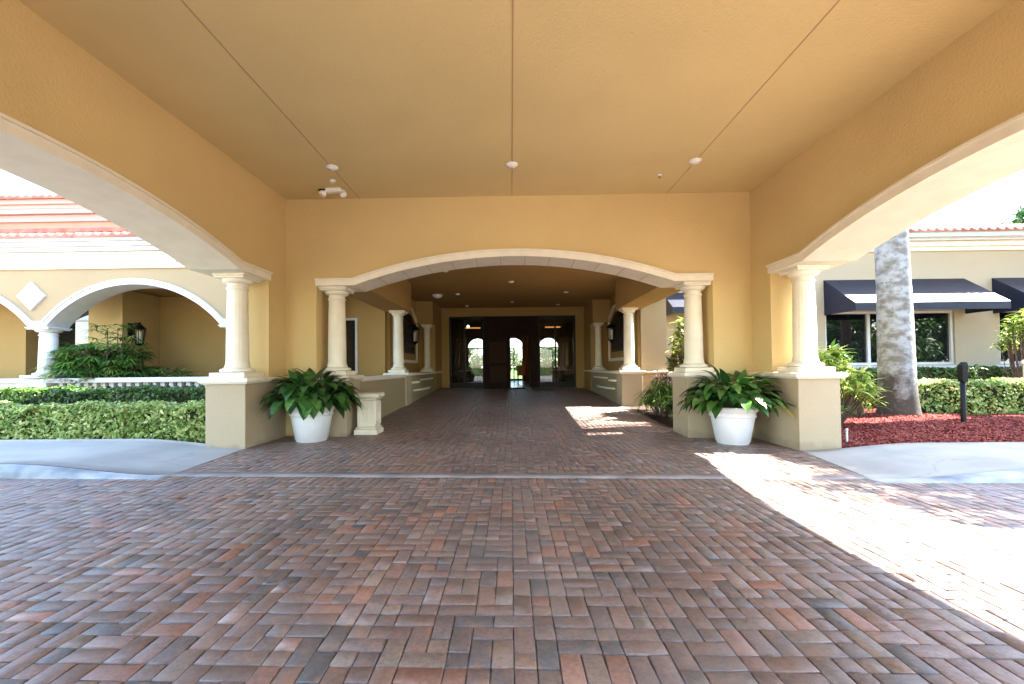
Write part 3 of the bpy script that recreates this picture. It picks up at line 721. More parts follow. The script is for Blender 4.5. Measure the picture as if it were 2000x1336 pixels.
mb = MB(); mb.lathe([(0.005,3.36)]+[(0.075*math.sin(PI*k/8), 3.43-0.075*math.cos(PI*k/8)) for k in range(1,8)]+[(0.005,3.505)], n=16); mb.build('globe', M['lit'], t, True)
mb = MB(); mb.tube([(0,0,3.5),(0,0,4.3)], 0.01, 6); mb.build('stem', M['bronze'], t)
for x, lb in ((-2.25,'narrow amber cove light glowing behind the left pane'), (2.5,'narrow amber cove light glowing behind the right pane')):
    mb = MB(); mb.box(-0.45, 0.45, -0.03, 0.03, 0, 0.07); o = mb.build('cove_light', M['cove']); o.location = (x, 26.0, 3.62); tag(o, lb, 'light')

# ------------------------------------------------------------------ framed iron panels and lanterns in the alcoves
def framed_panel(s, label):
    xw = -3.797 if s < 0 else 3.947
    t = tag(empty('framed_panel', (xw, 15.9, 2.4)), label, 'wall panel', 'framed wall panels'); t.location = (0,0,0)
    out = [(14.0,1.5),(17.55,1.5),(17.55,3.2),(16.7,3.6),(14.85,3.6),(14.0,3.2)]
    def off(pts, d):
        cy0 = sum(p[0] for p in pts)/6; cz0 = 2.5
        return [(p[0]+(cy0-p[0])/abs(cy0-p[0]+1e-9)*d, p[1]+(cz0-p[1])/abs(cz0-p[1]+1e-9)*d) for p in pts]
    inn = off(out, 0.11)
    mb = MB(); V = [(xw, p[0], p[1]) for p in out] + [(xw, p[0], p[1]) for p in inn] + [(xw-s*0.06, p[0], p[1]) for p in out] + [(xw-s*0.06, p[0], p[1]) for p in inn]
    Fc = []
    for k in range(6):
        j = (k+1) % 6
        Fc += [(12+k,12+j,18+j,18+k), (k,j,12+j,12+k), (6+k,18+k,18+j,6+j)]
    mb.add(V, Fc); mb.build('frame', M['cream'], t)
    mb = MB(); pn = [(14.7,1.85),(17.0,1.85),(17.0,2.98),(16.35,3.3),(15.35,3.3),(14.7,2.98)]
    V = [(xw-s*0.012, p[0], p[1]) for p in pn] + [(xw-s*0.05, p[0], p[1]) for p in pn]
    mb.add(V, [tuple(range(6)), tuple(range(11,5,-1))] + [(k,(k+1)%6,6+(k+1)%6,6+k) for k in range(6)])
    p = mb.build('dark_panel', M['bronze'], t)
    mb = MB()
    for i in range(6):
        for j in range(4):
            yy = 14.95+i*0.36; zz = 2.0+j*0.3
            pts = [(xw-s*0.06, yy+0.10*math.cos(a)*(1+0.3*math.sin(2*a)), zz+0.11*math.sin(a)) for a in np.linspace(0, 5.2, 14)]
            mb.tube(pts, 0.012, 5)
    mb.build('scrollwork', mat('aged iron scrolls', (0.10,0.06,0.045), 0.5, metal=0.3), p)
framed_panel(-1, 'cream framed dark ironwork panel on the left alcove wall behind the column')
framed_panel(1, 'cream framed dark ironwork panel on the right alcove wall behind the column')
def lantern(x, y, z, s, label, sc=1.0, group='wall lanterns'):
    t = tag(empty('wall_lantern', (x, y, z)), label, 'wall lantern', group); t.scale = (sc, sc, sc)
    mb = MB(); mb.cbox(*( (-0.001,0.03) if s < 0 else (-0.03,0.001) ), -0.06, 0.06, -0.22, 0.12, 0.006); mb.build('backplate', M['black'], t)
    d = -s  # direction into the passage
    mb = MB(); mb.tube([(0,0,0.02),(d*0.12,0,0.12),(d*0.22,0,0.10)], 0.014, 6); mb.build('arm', M['black'], t)
    cx = d*0.22
    mb = MB(); mb.lathe([(0.015,0.14),(0.03,0.10),(0.13,0.0),(0.14,-0.015),(0.12,-0.02)], cx, 0, 6); mb.build('roof', M['black'], t)
    mb = MB()
    for k in range(6):
        a = 2*PI*k/6; mb.tube([(cx+0.115*math.cos(a), 0.115*math.sin(a), -0.02),(cx+0.075*math.cos(a), 0.075*math.sin(a), -0.34)], 0.009, 5)
    mb.lathe([(0.08,-0.34),(0.085,-0.355),(0.03,-0.39),(0.01,-0.43)], cx, 0, 6); mb.build('cage', M['black'], t)
    mb = MB(); mb.lathe([(0.045,-0.32),(0.045,-0.1),(0.03,-0.06)], cx, 0, 10); mb.build('glass_tube', M['lens'], t, True)
    return t
lantern(-3.797, 15.95, 2.72, -1, 'black iron lantern on the left alcove wall beside the framed panel', 1.35)
lantern(3.947, 15.95, 2.72, 1, 'black iron lantern on the right alcove wall beside the framed panel', 1.35)

# ------------------------------------------------------------------ ceiling fittings
def downlight(x, y, z, r, label, group):
    t = tag(empty('ceiling_light', (x, y, z)), label, 'ceiling light', group)
    mb = MB(); mb.lathe([(r,0.0),(r*1.0,-0.012),(r*0.86,-0.03),(r*0.8,-0.03)], n=28, cap=False); mb.build('trim_ring', M['plastic'], t, True)
    mb = MB(); mb.lathe([(r*0.82,-0.02),(r*0.7,-0.034),(r*0.4,-0.042),(0.002,-0.045)], n=28, cap=False); mb.build('lens', M['lens'], t, True)
downlight(-2.85, 6.94, 4.56, 0.095, 'round white ceiling light at the left seam of the canopy', 'canopy ceiling lights')
downlight(0.05, 6.96, 4.56, 0.095, 'round white ceiling light on the middle seam of the canopy', 'canopy ceiling lights')
downlight(2.96, 6.94, 4.56, 0.095, 'round white ceiling light at the right seam of the canopy', 'canopy ceiling lights')
for (x, y, r, lb) in ((-1.77,11.92,0.08,'small ceiling light of the passage just behind the arch, left of centre'), (0.03,13.57,0.09,'small ceiling light at the centre of the passage ceiling'),
                      (-1.9,15.72,0.08,'small ceiling light right of the large dome on the passage ceiling'), (1.99,15.58,0.09,'small ceiling light on the right half of the passage ceiling'),
                      (0.07,17.76,0.08,'small ceiling light above the entrance doors, centre'), (-1.87,18.78,0.08,'small ceiling light near the doors on the left'), (2.03,18.66,0.08,'small ceiling light near the doors on the right')):
    downlight(x, y, CZ, r, lb, 'passage ceiling lights')
t = tag(empty('dome_light', (-2.65, 15.89, CZ)), 'large white dome light on the passage ceiling, left side', 'ceiling light')
mb = MB(); mb.lathe([(0.19,0),(0.19,-0.025),(0.17,-0.03)], n=28, cap=False); mb.build('trim_ring', M['plastic'], t, True)
mb = MB(); mb.lathe([(0.17*math.cos(a), -0.03-0.09*math.sin(a)) for a in np.linspace(0, PI/2-0.02, 8)], n=28, cap=False); mb.build('diffuser', M['lens'], t, True)
t = tag(empty('smoke_detector', (-3.05, 7.45, 4.56)), 'tiny white detector between the left ceiling light and the emergency light', 'detector')
mb = MB(); mb.lathe([(0.05,0),(0.05,-0.012),(0.035,-0.03),(0.002,-0.032)], n=20, cap=False); mb.build('body', M['plastic'], t, True)
t = tag(empty('fire_sprinkler', (2.57, 7.46, 4.56)), 'tiny brass and white sprinkler head near the right ceiling light', 'sprinkler')
mb = MB(); mb.lathe([(0.042,0),(0.04,-0.008),(0.012,-0.012)], n=20, cap=False); mb.build('escutcheon', M['plastic'], t, True)
mb = MB(); mb.lathe([(0.012,-0.01),(0.012,-0.04),(0.028,-0.044),(0.028,-0.048)], n=12); mb.build('nozzle', mat('brass', (0.5,0.35,0.12),0.3,metal=1.0), t)
t = tag(empty('emergency_light', (-3.17, 7.78, 4.56)), 'white twin-head emergency light on the canopy ceiling near the left corner', 'emergency light')
mb = MB(); mb.cbox(-0.13, 0.15, -0.06, 0.06, -0.075, 0.0, 0.012); mb.build('housing', M['plastic'], t)
for (x, a) in ((-0.17, -0.7), (0.18, 0.6)):
    mb = MB(); d = Vector((math.sin(a)*0.8, -0.3, -0.75)).normalized(); p = Vector((x*0.85, -0.01, -0.05))
    mb.tube([p, p+d*0.03, p+d*0.035, p+d*0.10], [0.02, 0.03, 0.055, 0.06], 14); h_ = mb.build('lamp_head', M['plastic'], t)
    mb = MB(); mb.tube([p+d*0.101, p+d*0.106], [0.05, 0.045], 14); mb.build('lens', M['lens'], h_)
mb = MB(); mb.tube([(-0.13,0,-0.02),(-0.2,0.0,-0.012),(-0.28,0.02,-0.012)], 0.012, 6); mb.build('cable', M['black'], t)

# ------------------------------------------------------------------ barrel tile roof
def tile_roof(name, parent, x0, x1, y0, z0, slope, rows, dirn=1, pitch=0.26, course=0.36):
    """rises towards +y*dirn"""
    nt_ = int((x1-x0)/pitch); per = 8
    xs = x0 + np.arange(nt_*per+1)*(pitch/per)
    ph = (np.arange(nt_*per+1) % per)/per
    prof = 0.075*np.abs(np.sin(ph*PI))**0.7 
    V = []; Fs = []
    c, s = math.cos(slope), math.sin(slope); m = len(xs)
    for r in range(rows):
        for e in (0, 1):
            d = (r+e)*course*1.0; lift = 0.035*(1-e)
            y = y0 + dirn*d*c; z = z0 + d*s
            V.append(np.stack([xs, np.full(m, y), z + lift + prof], -1))
        b = (2*r)*m
        i = np.arange(m-1)
        Fs.append(np.stack([b+i, b+i+1, b+m+i+1, b+m+i], -1))
    # butt ends
    V.append(np.stack([xs, np.full(m, y0), np.full(m, z0-0.03)+prof*0.0], -1)); b = 2*rows*m; i = np.arange(m-1)
    Fs.append(np.stack([b+i, b+i+1, i+1, i], -1))
    return np_mesh(name, np.vstack(V), np.vstack(Fs), M['tile'], parent)

# ------------------------------------------------------------------ left arcade building
arc_b = tag(empty('arcade_building', (-12,12,0)), 'pale yellow arcaded building with tiled roof behind the left hedges', 'building'); arc_b.location=(0,0,0)
AY = 12.0; centers = [-15.95, -10.5, -5.6+0.55]
poly = [(-22,2.6)]
spans = [(-18.45,-13.45),(-12.98,-8.02)]
poly = [(-22.0, 2.58)] + [(-18.9,2.58)] + arc(-18.45, -13.45, 2.58, 3.74, 30) + arc(-12.98, -8.02, 2.58, 3.74, 30) + [(-7.56,2.58),(-7.56,-0.3),(-5.3,-0.3)]
mb = MB(); arch_wall(mb, poly, 4.99, AY, AY+0.55, 'x'); mb.build('arcade_wall', M['pale'], arc_b)
tp = [(-22.0,2.58),(-18.9,2.58)] + arc(-18.45, -13.45, 2.58, 3.74, 36) + arc(-12.98, -8.02, 2.58, 3.74, 36) + [(-7.56,2.58)]
mb = MB(); band(mb, tp, -0.02, 0.10, AY-0.05, AY+0.60, 'x'); band(mb, tp, 0.1001, 0.14, AY-0.085, AY+0.02, 'x'); mb.build('arch_trim', M['white'], arc_b)
for x in (-18.7, -13.2, -7.75):
    column_parts(arc_b, x, AY+0.27, 1.13, 2.56, 0.22, M['white'], 0.40)
# cornice in layers
mb = MB()
mb.box(-22, -5.2, AY-0.06, AY-0.001, 4.17, 4.32); mb.box(-22, -5.2, AY-0.10, AY-0.002, 4.33, 4.62)
mb.build('frieze', M['cream'], arc_b)
mb = MB(); 
mb.box(-22, -5.2, AY-0.20, AY-0.003, 4.63, 4.74); mb.box(-22, -5.2, AY-0.28, AY-0.004, 4.745, 4.86); mb.box(-22, -5.2, AY-0.36, AY-0.005, 4.865, 4.96)
mb.build('cornice', M['white'], arc_b)
tile_roof('tile_roof', arc_b, -22, -5.2, AY-0.42, 4.97, R(17), 7)
# upper storey
mb = MB(); mb.box(-22, -5.6, 14.0, 18, 4.9, 6.45); mb.build('upper_wall', M['peach'], arc_b)
mb = MB(); mb.box(-22, -5.55, 13.93, 13.999, 6.2, 6.42); mb.box(-22, -5.5, 13.80, 13.998, 6.425, 6.58); mb.box(-22, -5.45, 13.7, 13.997, 6.70, 6.86); mb.box(-22, -5.5, 13.78, 13.996, 6.582, 6.698); mb.build('upper_cornice', stucco_mat('pale pink trim', (0.42, 0.30, 0.25), 0.95), arc_b)
tile_roof('upper_tile_roof', arc_b, -22, -5.4, 13.6, 6.87, R(15), 6)
mb = MB(); mb.box(-22, -11.2, 12.85, 13.1, 5.50, 5.62); mb.build('roof_flashing', M['tile'], arc_b)
# balustrade
bal = []
mb = MB(); mb.cbox(-22, -5.35, AY-0.04, AY+0.46, 0.985, 1.12, 0.02); rail = mb.build('balustrade_rail', M['white'], arc_b)
mb = MB(); mb.box(-22, -5.35, AY+0.0, AY+0.42, -0.3, 0.34); mb.build('balustrade_plinth', M['white'], arc_b)
prot = None
xb = -12.72
while xb < -5.6:
    mb = MB(); 
    if prot is None:
        mb.box(-0.065, 0.065, -0.065, 0.065, 0.345, 0.40); mb.lathe([(0.05,0.40),(0.04,0.43),(0.085,0.55),(0.075,0.65),(0.035,0.80),(0.05,0.88)], n=12); mb.box(-0.06, 0.06, -0.06, 0.06, 0.88, 0.984)
        prot = mb.build('baluster', M['white'], arc_b); prot.location = (xb, AY+0.21, 0)
    else:
        c_ = prot.copy(); C.objects.link(c_); c_.location = (xb, AY+0.21, 0)
    xb += 0.243
mb = MB(); mb.box(-13.75, -12.95, AY-0.02, AY+0.44, 0.341, 0.984); mb.box(-22, -13.76, AY+0.05, AY+0.37, 0.341, 0.984); mb.build('balustrade_block', M['white'], arc_b)
# diamond medallion
mb = MB(); cx, cz, h = -13.38, 3.42, 0.40
def dia(h, y): return [(cx-h, y, cz), (cx, y, cz-h), (cx+h, y, cz), (cx, y, cz+h)]
V = dia(h, AY-0.001) + dia(h, AY-0.07) + dia(h*0.8, AY-0.085) + dia(h*0.74, AY-0.06)
Fc = []
for q in range(3):
    for k in range(4): Fc.append((q*4+k, q*4+(k+1)%4, q*4+4+(k+1)%4, q*4+4+k))
Fc.append((12,13,14,15)); mb.add(V, Fc)
med = mb.build('diamond_medallion', M['white'], arc_b)
mb = MB()
for k in range(8):
    a = k*PI/4+PI/8; p = [(cx+0.10*math.cos(a)+0.07*math.cos(b), AY-0.075, cz+0.10*math.sin(a)+0.07*math.sin(b)) for b in np.linspace(0, 2*PI, 9)]
    mb.tube(p, 0.016, 5)
mb.build('relief', M['white'], med)
# inside of the arcade
mb = MB(); mb.box(-22, -5.3, 12.56, 17.6, 4.0, 4.2); mb.build('ceiling', M['passage'], arc_b)
mb = MB(); mb.box(-22, -5.61, 12.43, 17.6, 0.1, 0.40); mb.build('floor', mat('terracotta floor', (0.10,0.05,0.035), 0.6), arc_b)
mb = MB(); mb.box(-22, -5.3, 17.2, 17.6, 0.41, 3.99); mb.build('back_wall', M['passage'], arc_b)
mb = MB(); mb.box(-13.85, -12.72, 14.1, 17.19, 0.41, 3.98); mb.build('wall_block', M['stucco'], arc_b)
mb = MB(); mb.box(-12.70, -5.3, 15.6, 17.19, 0.41, 3.98); mb.build('wall_block', M['passage'], arc_b)
mb = MB(); mb.box(-18.6, -15.6, 13.8, 17.19, 0.41, 3.98); mb.build('wall_block', M['passage'], arc_b)
mb = MB(); mb.box(-5.6, -5.31, 12.56, 17.6, -0.3, 4.99); mb.build('end_wall', M['stucco'], arc_b)
mb = MB(); mb.cbox(-14.9, -13.86, 17.12, 17.19, 0.41, 3.2, 0.01); dr = mb.build('door', M['stucco'], arc_b)
mb = MB(); mb.box(-15.5, -13.95, 14.6, 14.64, 0.6, 3.6); wdw = mb.build('window', M['mirrorglass'], arc_b)
mb = MB(); mb.box(-15.58, -15.5, 14.55, 14.66, 0.5, 3.7); mb.box(-15.5, -13.87, 14.55, 14.66, 3.6, 3.7); mb.box(-15.5, -13.95, 14.56, 14.65, 3.0, 3.06); mb.box(-15.5, -13.95, 14.56, 14.65, 1.3, 1.34); mb.build('frame', M['white'], wdw)
t = lantern(-12.72, 14.38, 2.72, -1, 'black lantern with a pale tube on the wall block under the big left arch', 1.5)

# ------------------------------------------------------------------ right building
rb = tag(empty('window_building', (14,14,0)), 'beige building with awnings, dark windows and red tile eaves behind the right hedges', 'building'); rb.location=(0,0,0)
WY = 14.0
holes = [(9.95,13.97,1.26,2.96),(15.35,19.2,1.26,2.96)]
mb = MB(); wall_holes(mb, 8.9, 34, -0.3, 5.2, WY, WY+0.3, holes); mb.build('wall', M['beige'], rb)
mb = MB(); mb.box(8.9, 9.2, WY+0.301, 17.2, -0.3, 5.2); mb.build('return_wall', M['beige'], rb)
mb = MB(); mb.box(4.79, 9.199, 17.2, 17.5, -0.3, 5.2); mb.build('recessed_wall', M['beige'], rb)
for (a, b, muls) in ((9.95, 13.97, (11.35, 12.55)), (15.35, 19.2, (16.6, 17.9))):
    mb = MB(); mb.box(a+0.07, b-0.07, WY+0.12, WY+0.135, 1.33, 2.89); w_ = mb.build('window', M['mirrorglass'], rb)
    mb = MB()
    mb.box(a+0.001, a+0.075, WY+0.06, WY+0.16, 1.261, 2.959); mb.box(b-0.075, b-0.001, WY+0.06, WY+0.16, 1.261, 2.959)
    mb.box(a+0.076, b-0.076, WY+0.061, WY+0.159, 2.885, 2.958); mb.box(a+0.076, b-0.076, WY+0.061, WY+0.159, 1.262, 1.335)
    for m_ in muls: mb.box(m_-0.045, m_+0.045, WY+0.062, WY+0.158, 1.336, 2.884)
    mb.build('frame', M['white'], w_)
mb = MB(); mb.cbox(8.9, 34, WY-0.06, WY-0.001, 1.08, 1.22, 0.015); mb.build('sill_band', M['white'], rb)
mb = MB(); mb.box(8.9, 34, WY-0.08, WY-0.001, 4.83, 4.95); mb.box(8.9, 34, WY-0.16, WY-0.002, 4.955, 5.10); mb.build('frieze', M['cream'], rb)
mb = MB(); mb.box(8.8, 34, WY-0.30, WY-0.003, 5.105, 5.22); mb.box(8.8, 34, WY-0.40, WY+0.3, 5.225, 5.30); mb.build('cornice', M['white'], rb)
mb = MB(); mb.box(8.8, 34, WY-0.46, WY-0.401, 5.17, 5.32); mb.build('gutter', mat('pale green gutter', (0.45,0.55,0.52), 0.5), rb)
tile_roof('tile_roof', rb, 8.8, 34, WY-0.52, 5.33, R(19), 8)
tile_roof('recessed_tile_roof', rb, 4.7, 9.5, 16.9, 5.25, R(18), 5)
def awning(x0, x1, y, ztop, zf, zb, pr, label):
    t = tag(empty('window_awning', ((x0+x1)/2, y, zb)), label, 'awning', 'black fabric awnings over windows')
    w = (x1-x0)/2; h0 = ztop-zb; hf = zf-zb
    mb = MB()
    V = [(-w,-0.01,0),(w,-0.01,0),(w,-0.01,h0),(-w,-0.01,h0),(-w,-pr,0),(w,-pr,0),(w,-pr,hf),(-w,-pr,hf)]
    mb.add([V[q] for q in (3,7,6,2)], [(0,1,2,3)]); tp_ = mb.build('top_panel', M['darkfab'], t)
    mb = MB(); mb.add(V[4:8], [(0,1,2,3)]); mb.build('valance', M['darkfab'], t)
    for f in ((0,4,7,3), (1,2,6,5)):
        mb = MB(); mb.add([V[q] for q in f], [(0,1,2,3)]); mb.build('side_panel', M['darkfab'], t)
    mb = MB()
    e = 0.02
    mb.tube([(-w,-pr+e,0.02),(w,-pr+e,0.02)], 0.012, 6); mb.tube([(-w+e,-0.02,h0-e),(-w+e,-pr+e,hf-e)], 0.012, 6); mb.tube([(w-e,-0.02,h0-e),(w-e,-pr+e,hf-e)], 0.012, 6)
    mb.tube([(-w,-pr+e,hf-0.02),(w,-pr+e,hf-0.02)], 0.012, 6); mb.build('frame', M['bronze'], t)
    return t
awning(9.92, 14.29, WY, 3.96, 3.06, 2.84, 1.28, 'black fabric awning over the window behind the palm trunk')
awning(15.15, 19.5, WY, 3.96, 3.06, 2.84, 1.28, 'black fabric awning cut by the right edge of the picture')
awning(5.95, 8.7, 17.2, 4.15, 3.45, 3.22, 1.1, 'black fabric awning seen through the right opening beside the column')

# ------------------------------------------------------------------ foliage generators
def long_leaf(out, base, d, length, width, droop, seg=5, fold=0.25, vary=0.5, taper=0.5):
    """append a curved, folded lanceolate leaf; out = (V list, F list, vary list)"""
    V, F, K = out
    d = d/np.linalg.norm(d); side = np.cross(d, (0,0,1.0)); ns = np.linalg.norm(side)
    if ns < 1e-3: side = np.array((1.0,0,0)); ns = 1
    side /= ns
    p = np.array(base, float); b = len(V)
    for i in range(seg+1):
        t = i/seg; w = width*(math.sin(PI*min(1,(t**taper)*0.98+0.02)))*0.5 + 0.0012
        up = np.cross(side, d)
        V.append(p - side*w + up*w*fold); V.append(p.copy()); V.append(p + side*w + up*w*fold)
        if i < seg:
            d = d + np.array((0,0,-droop/seg)); d /= np.linalg.norm(d)
            p = p + d*(length/seg)
    for i in range(seg):
        a = b+3*i; F.append((a, a+1, a+4, a+3)); F.append((a+1, a+2, a+5, a+4)); K += [vary, vary]
def leaf_obj(name, out, mt, parent=None, smooth=True):
    V, F, K = out
    return np_mesh(name, np.array(V), np.array(F), mt, parent, np.array(K), smooth)
def leaf_cloud(name, P, Nrm, size, mt, parent=None, aspect=0.5, jit=0.6, vr=None):
    """small folded leaves at points P facing roughly Nrm"""
    n = len(P); s = size*(0.6+0.8*rng.random(n))
    Nn = Nrm + rng.normal(0, jit, (n, 3)); Nn /= np.linalg.norm(Nn, axis=1, keepdims=True)
    A = np.cross(Nn, rng.normal(0, 1, (n, 3))); A /= np.linalg.norm(A, axis=1, keepdims=True)
    B = np.cross(Nn, A)
    V = np.zeros((n, 6, 3)); hl = s[:, None]; hw = (s*aspect)[:, None]
    V[:,0] = P - A*hl; V[:,1] = P - A*hl*0.1 + B*hw + Nn*hw*0.3; V[:,2] = P + A*hl; V[:,3] = P - A*hl*0.1 - B*hw + Nn*hw*0.3
    V[:,4] = P + A*hl*0.55 + B*hw*0.62 + Nn*hw*0.15; V[:,5] = P + A*hl*0.55 - B*hw*0.62 + Nn*hw*0.15
    F = np.zeros((n, 4, 3), dtype=int); base = np.arange(n)*6
    for q, (a, b, c) in enumerate(((0,2,4),(0,4,1),(0,3,5),(0,5,2))):
        F[:,q,0] = base+a; F[:,q,1] = base+b; F[:,q,2] = base+c
    v = rng.random(n) if vr is None else vr
    return np_mesh(name, V.reshape(-1,3), F.reshape(-1,3), mt, parent, np.repeat(v, 4))
LM = {}
LM['dark'] = leaf_mat('glossy dark green leaves', [(0.012,0.044,0.010),(0.028,0.085,0.016),(0.055,0.145,0.028),(0.11,0.21,0.04),(0.45,0.36,0.05)], 0.22, 0.3, 0.5, pos=[0,0.3,0.6,0.92,1.0])
LM['hedge'] = leaf_mat('green hedge leaves', [(0.016,0.042,0.005),(0.04,0.095,0.010),(0.09,0.16,0.018)], 0.3, 0.4, 0.4)
LM['varieg'] = leaf_mat('variegated cream and green leaves', [(0.035,0.08,0.012),(0.11,0.20,0.03),(0.34,0.41,0.11),(0.58,0.58,0.24)], 0.28, 0.5, 0.3)
LM['lime'] = leaf_mat('yellow green leaves', [(0.08,0.18,0.02),(0.22,0.36,0.05),(0.45,0.52,0.09),(0.58,0.60,0.18)], 0.35, 0.4, 0.4)
LM['croton'] = leaf_mat('croton leaves', [(0.04,0.09,0.02),(0.14,0.16,0.03),(0.42,0.36,0.06),(0.5,0.42,0.12)], 0.3, 0.4, 0.4)
LM['rhapis'] = leaf_mat('fan palm leaves', [(0.025,0.08,0.015),(0.07,0.19,0.035),(0.15,0.32,0.05),(0.42,0.48,0.10)], 0.25, 0.4, 0.4, pos=[0,0.4,0.8,1.0])
LM['tree'] = leaf_mat('tree leaves', [(0.02,0.06,0.012),(0.045,0.11,0.02),(0.09,0.17,0.03)], 0.3, 0.45, 0.3)
LM['frond'] = leaf_mat('palm fronds', [(0.02,0.07,0.015),(0.05,0.12,0.03),(0.09,0.17,0.045)], 0.3, 0.45, 0.3)
LM['red'] = leaf_mat('burgundy leaves', [(0.05,0.02,0.02),(0.11,0.035,0.03),(0.08,0.07,0.03)], 0.25, 0.4, 0.4)
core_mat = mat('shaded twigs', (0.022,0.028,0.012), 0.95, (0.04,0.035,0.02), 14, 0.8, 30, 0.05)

def hedge(name, x0, x1, y0, y1, z0, z1, n, size, mt, label, group, lump=0.045, aspect=0.5):
    t = tag(empty(name, ((x0+x1)/2, (y0+y1)/2, z0)), label, 'hedge', group)
    cx, cy_, hx, hy, h = 0, 0, (x1-x0)/2, (y1-y0)/2, z1-z0
    sd = rng.random(8)*6
    def lumpf(x, z, q): return lump*(np.sin(x*3.1+sd[0]+q)+0.7*np.sin(x*7.3+z*5+sd[1]+q)+0.5*np.sin(z*11+x*4.7+sd[2]))
    # surface areas: front, top, ends
    af, at_, ae = 2*hx*h, 2*hx*2*hy, 2*hy*h*2
    nf, ntp = int(n*af/(af+at_+ae)), int(n*at_/(af+at_+ae)); ne = n-nf-ntp
    P = []; Nr = []
    x = rng.uniform(-hx, hx, nf); z = h*rng.random(nf); d = np.abs(rng.normal(0, 0.075, nf)) - 0.05*(rng.random(nf) < 0.12)
    rnd = 0.10*np.clip((z/h-0.8)/0.2, 0, 1)**2 + 0.08*np.clip((0.18-z/h)/0.18, 0, 1)
    P.append(np.stack([x, -hy + d + rnd - lumpf(x, z, 0), z], -1)); Nr.append(np.tile((0,-1,0.45), (nf,1)))
    x = rng.uniform(-hx, hx, ntp); y = rng.uniform(-hy, hy, ntp)
    P.append(np.stack([x, y, h + lumpf(x, y, 1)*0.6 - np.abs(rng.normal(0, 0.035, ntp))+0.03*(rng.random(ntp)<0.05)], -1)); Nr.append(np.tile((0,-0.3,1.0), (ntp,1)))
    sgn = np.where(rng.random(ne) < 0.5, -1, 1); y = rng.uniform(-hy, hy, ne); z = h*rng.random(ne)
    P.append(np.stack([sgn*(hx-np.abs(rng.normal(0,0.05,ne))+0.5*lumpf(y, z, 2)), y, z], -1)); Nr.append(np.stack([sgn, 0*y-0.2, 0*y+0.4], -1))
    P = np.vstack(P); Nr = np.vstack(Nr)
    # patches of young growth are paler
    pv = 0.5+0.22*np.sin(P[:,0]*2.1+sd[3])*np.sin(P[:,2]*6+P[:,0]*1.3+sd[4]); vr = np.clip(pv*0.5+rng.random(len(P))*0.75-0.1+0.12*(P[:,2]/h), 0, 1)
    leaf_cloud('foliage', P, Nr, size, mt, t, aspect, 0.65, vr)
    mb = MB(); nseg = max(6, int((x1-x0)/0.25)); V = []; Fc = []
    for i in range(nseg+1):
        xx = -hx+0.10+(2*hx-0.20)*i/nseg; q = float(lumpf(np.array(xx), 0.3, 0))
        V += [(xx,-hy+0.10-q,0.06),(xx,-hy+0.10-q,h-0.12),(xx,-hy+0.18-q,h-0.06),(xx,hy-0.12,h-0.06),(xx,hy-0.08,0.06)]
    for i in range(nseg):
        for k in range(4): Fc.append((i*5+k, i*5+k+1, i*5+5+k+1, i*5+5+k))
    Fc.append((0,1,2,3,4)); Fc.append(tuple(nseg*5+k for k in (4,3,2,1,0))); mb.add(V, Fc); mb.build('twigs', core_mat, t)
    return t
hg = 'trimmed hedges beside the drive'
hedge('variegated_hedge', -6.42, -4.93, 7.2, 7.95, 0.10, 0.70, 6200, 0.038, LM['varieg'], 'cream variegated hedge in front, right half beside the left pedestal', hg)
hedge('variegated_hedge', -10.6, -6.47, 7.2, 7.95, 0.10, 0.715, 13500, 0.038, LM['varieg'], 'long cream variegated hedge in front at the left picture edge', hg)
hedge('green_hedge', -12.0, -5.0, 8.25, 9.2, 0.10, 0.955, 17000, 0.036, LM['hedge'], 'dark green hedge behind the variegated one, under the white balustrade', hg, aspect=0.42)
hedge('variegated_hedge', 5.9, 8.25, 10.35, 11.2, 0.05, 0.82, 4500, 0.045, LM['varieg'], 'variegated hedge between the right pedestal and the palm trunk', hg)
hedge('variegated_hedge', 9.5, 17.5, 10.45, 11.3, 0.05, 0.86, 10500, 0.045, LM['varieg'], 'variegated hedge right of the palm trunk behind the black post', hg)
hedge('green_hedge', 7.6, 18.5, 12.5, 13.3, 0.05, 1.16, 9500, 0.05, LM['hedge'], 'dark green hedge under the right building windows', hg, aspect=0.42)

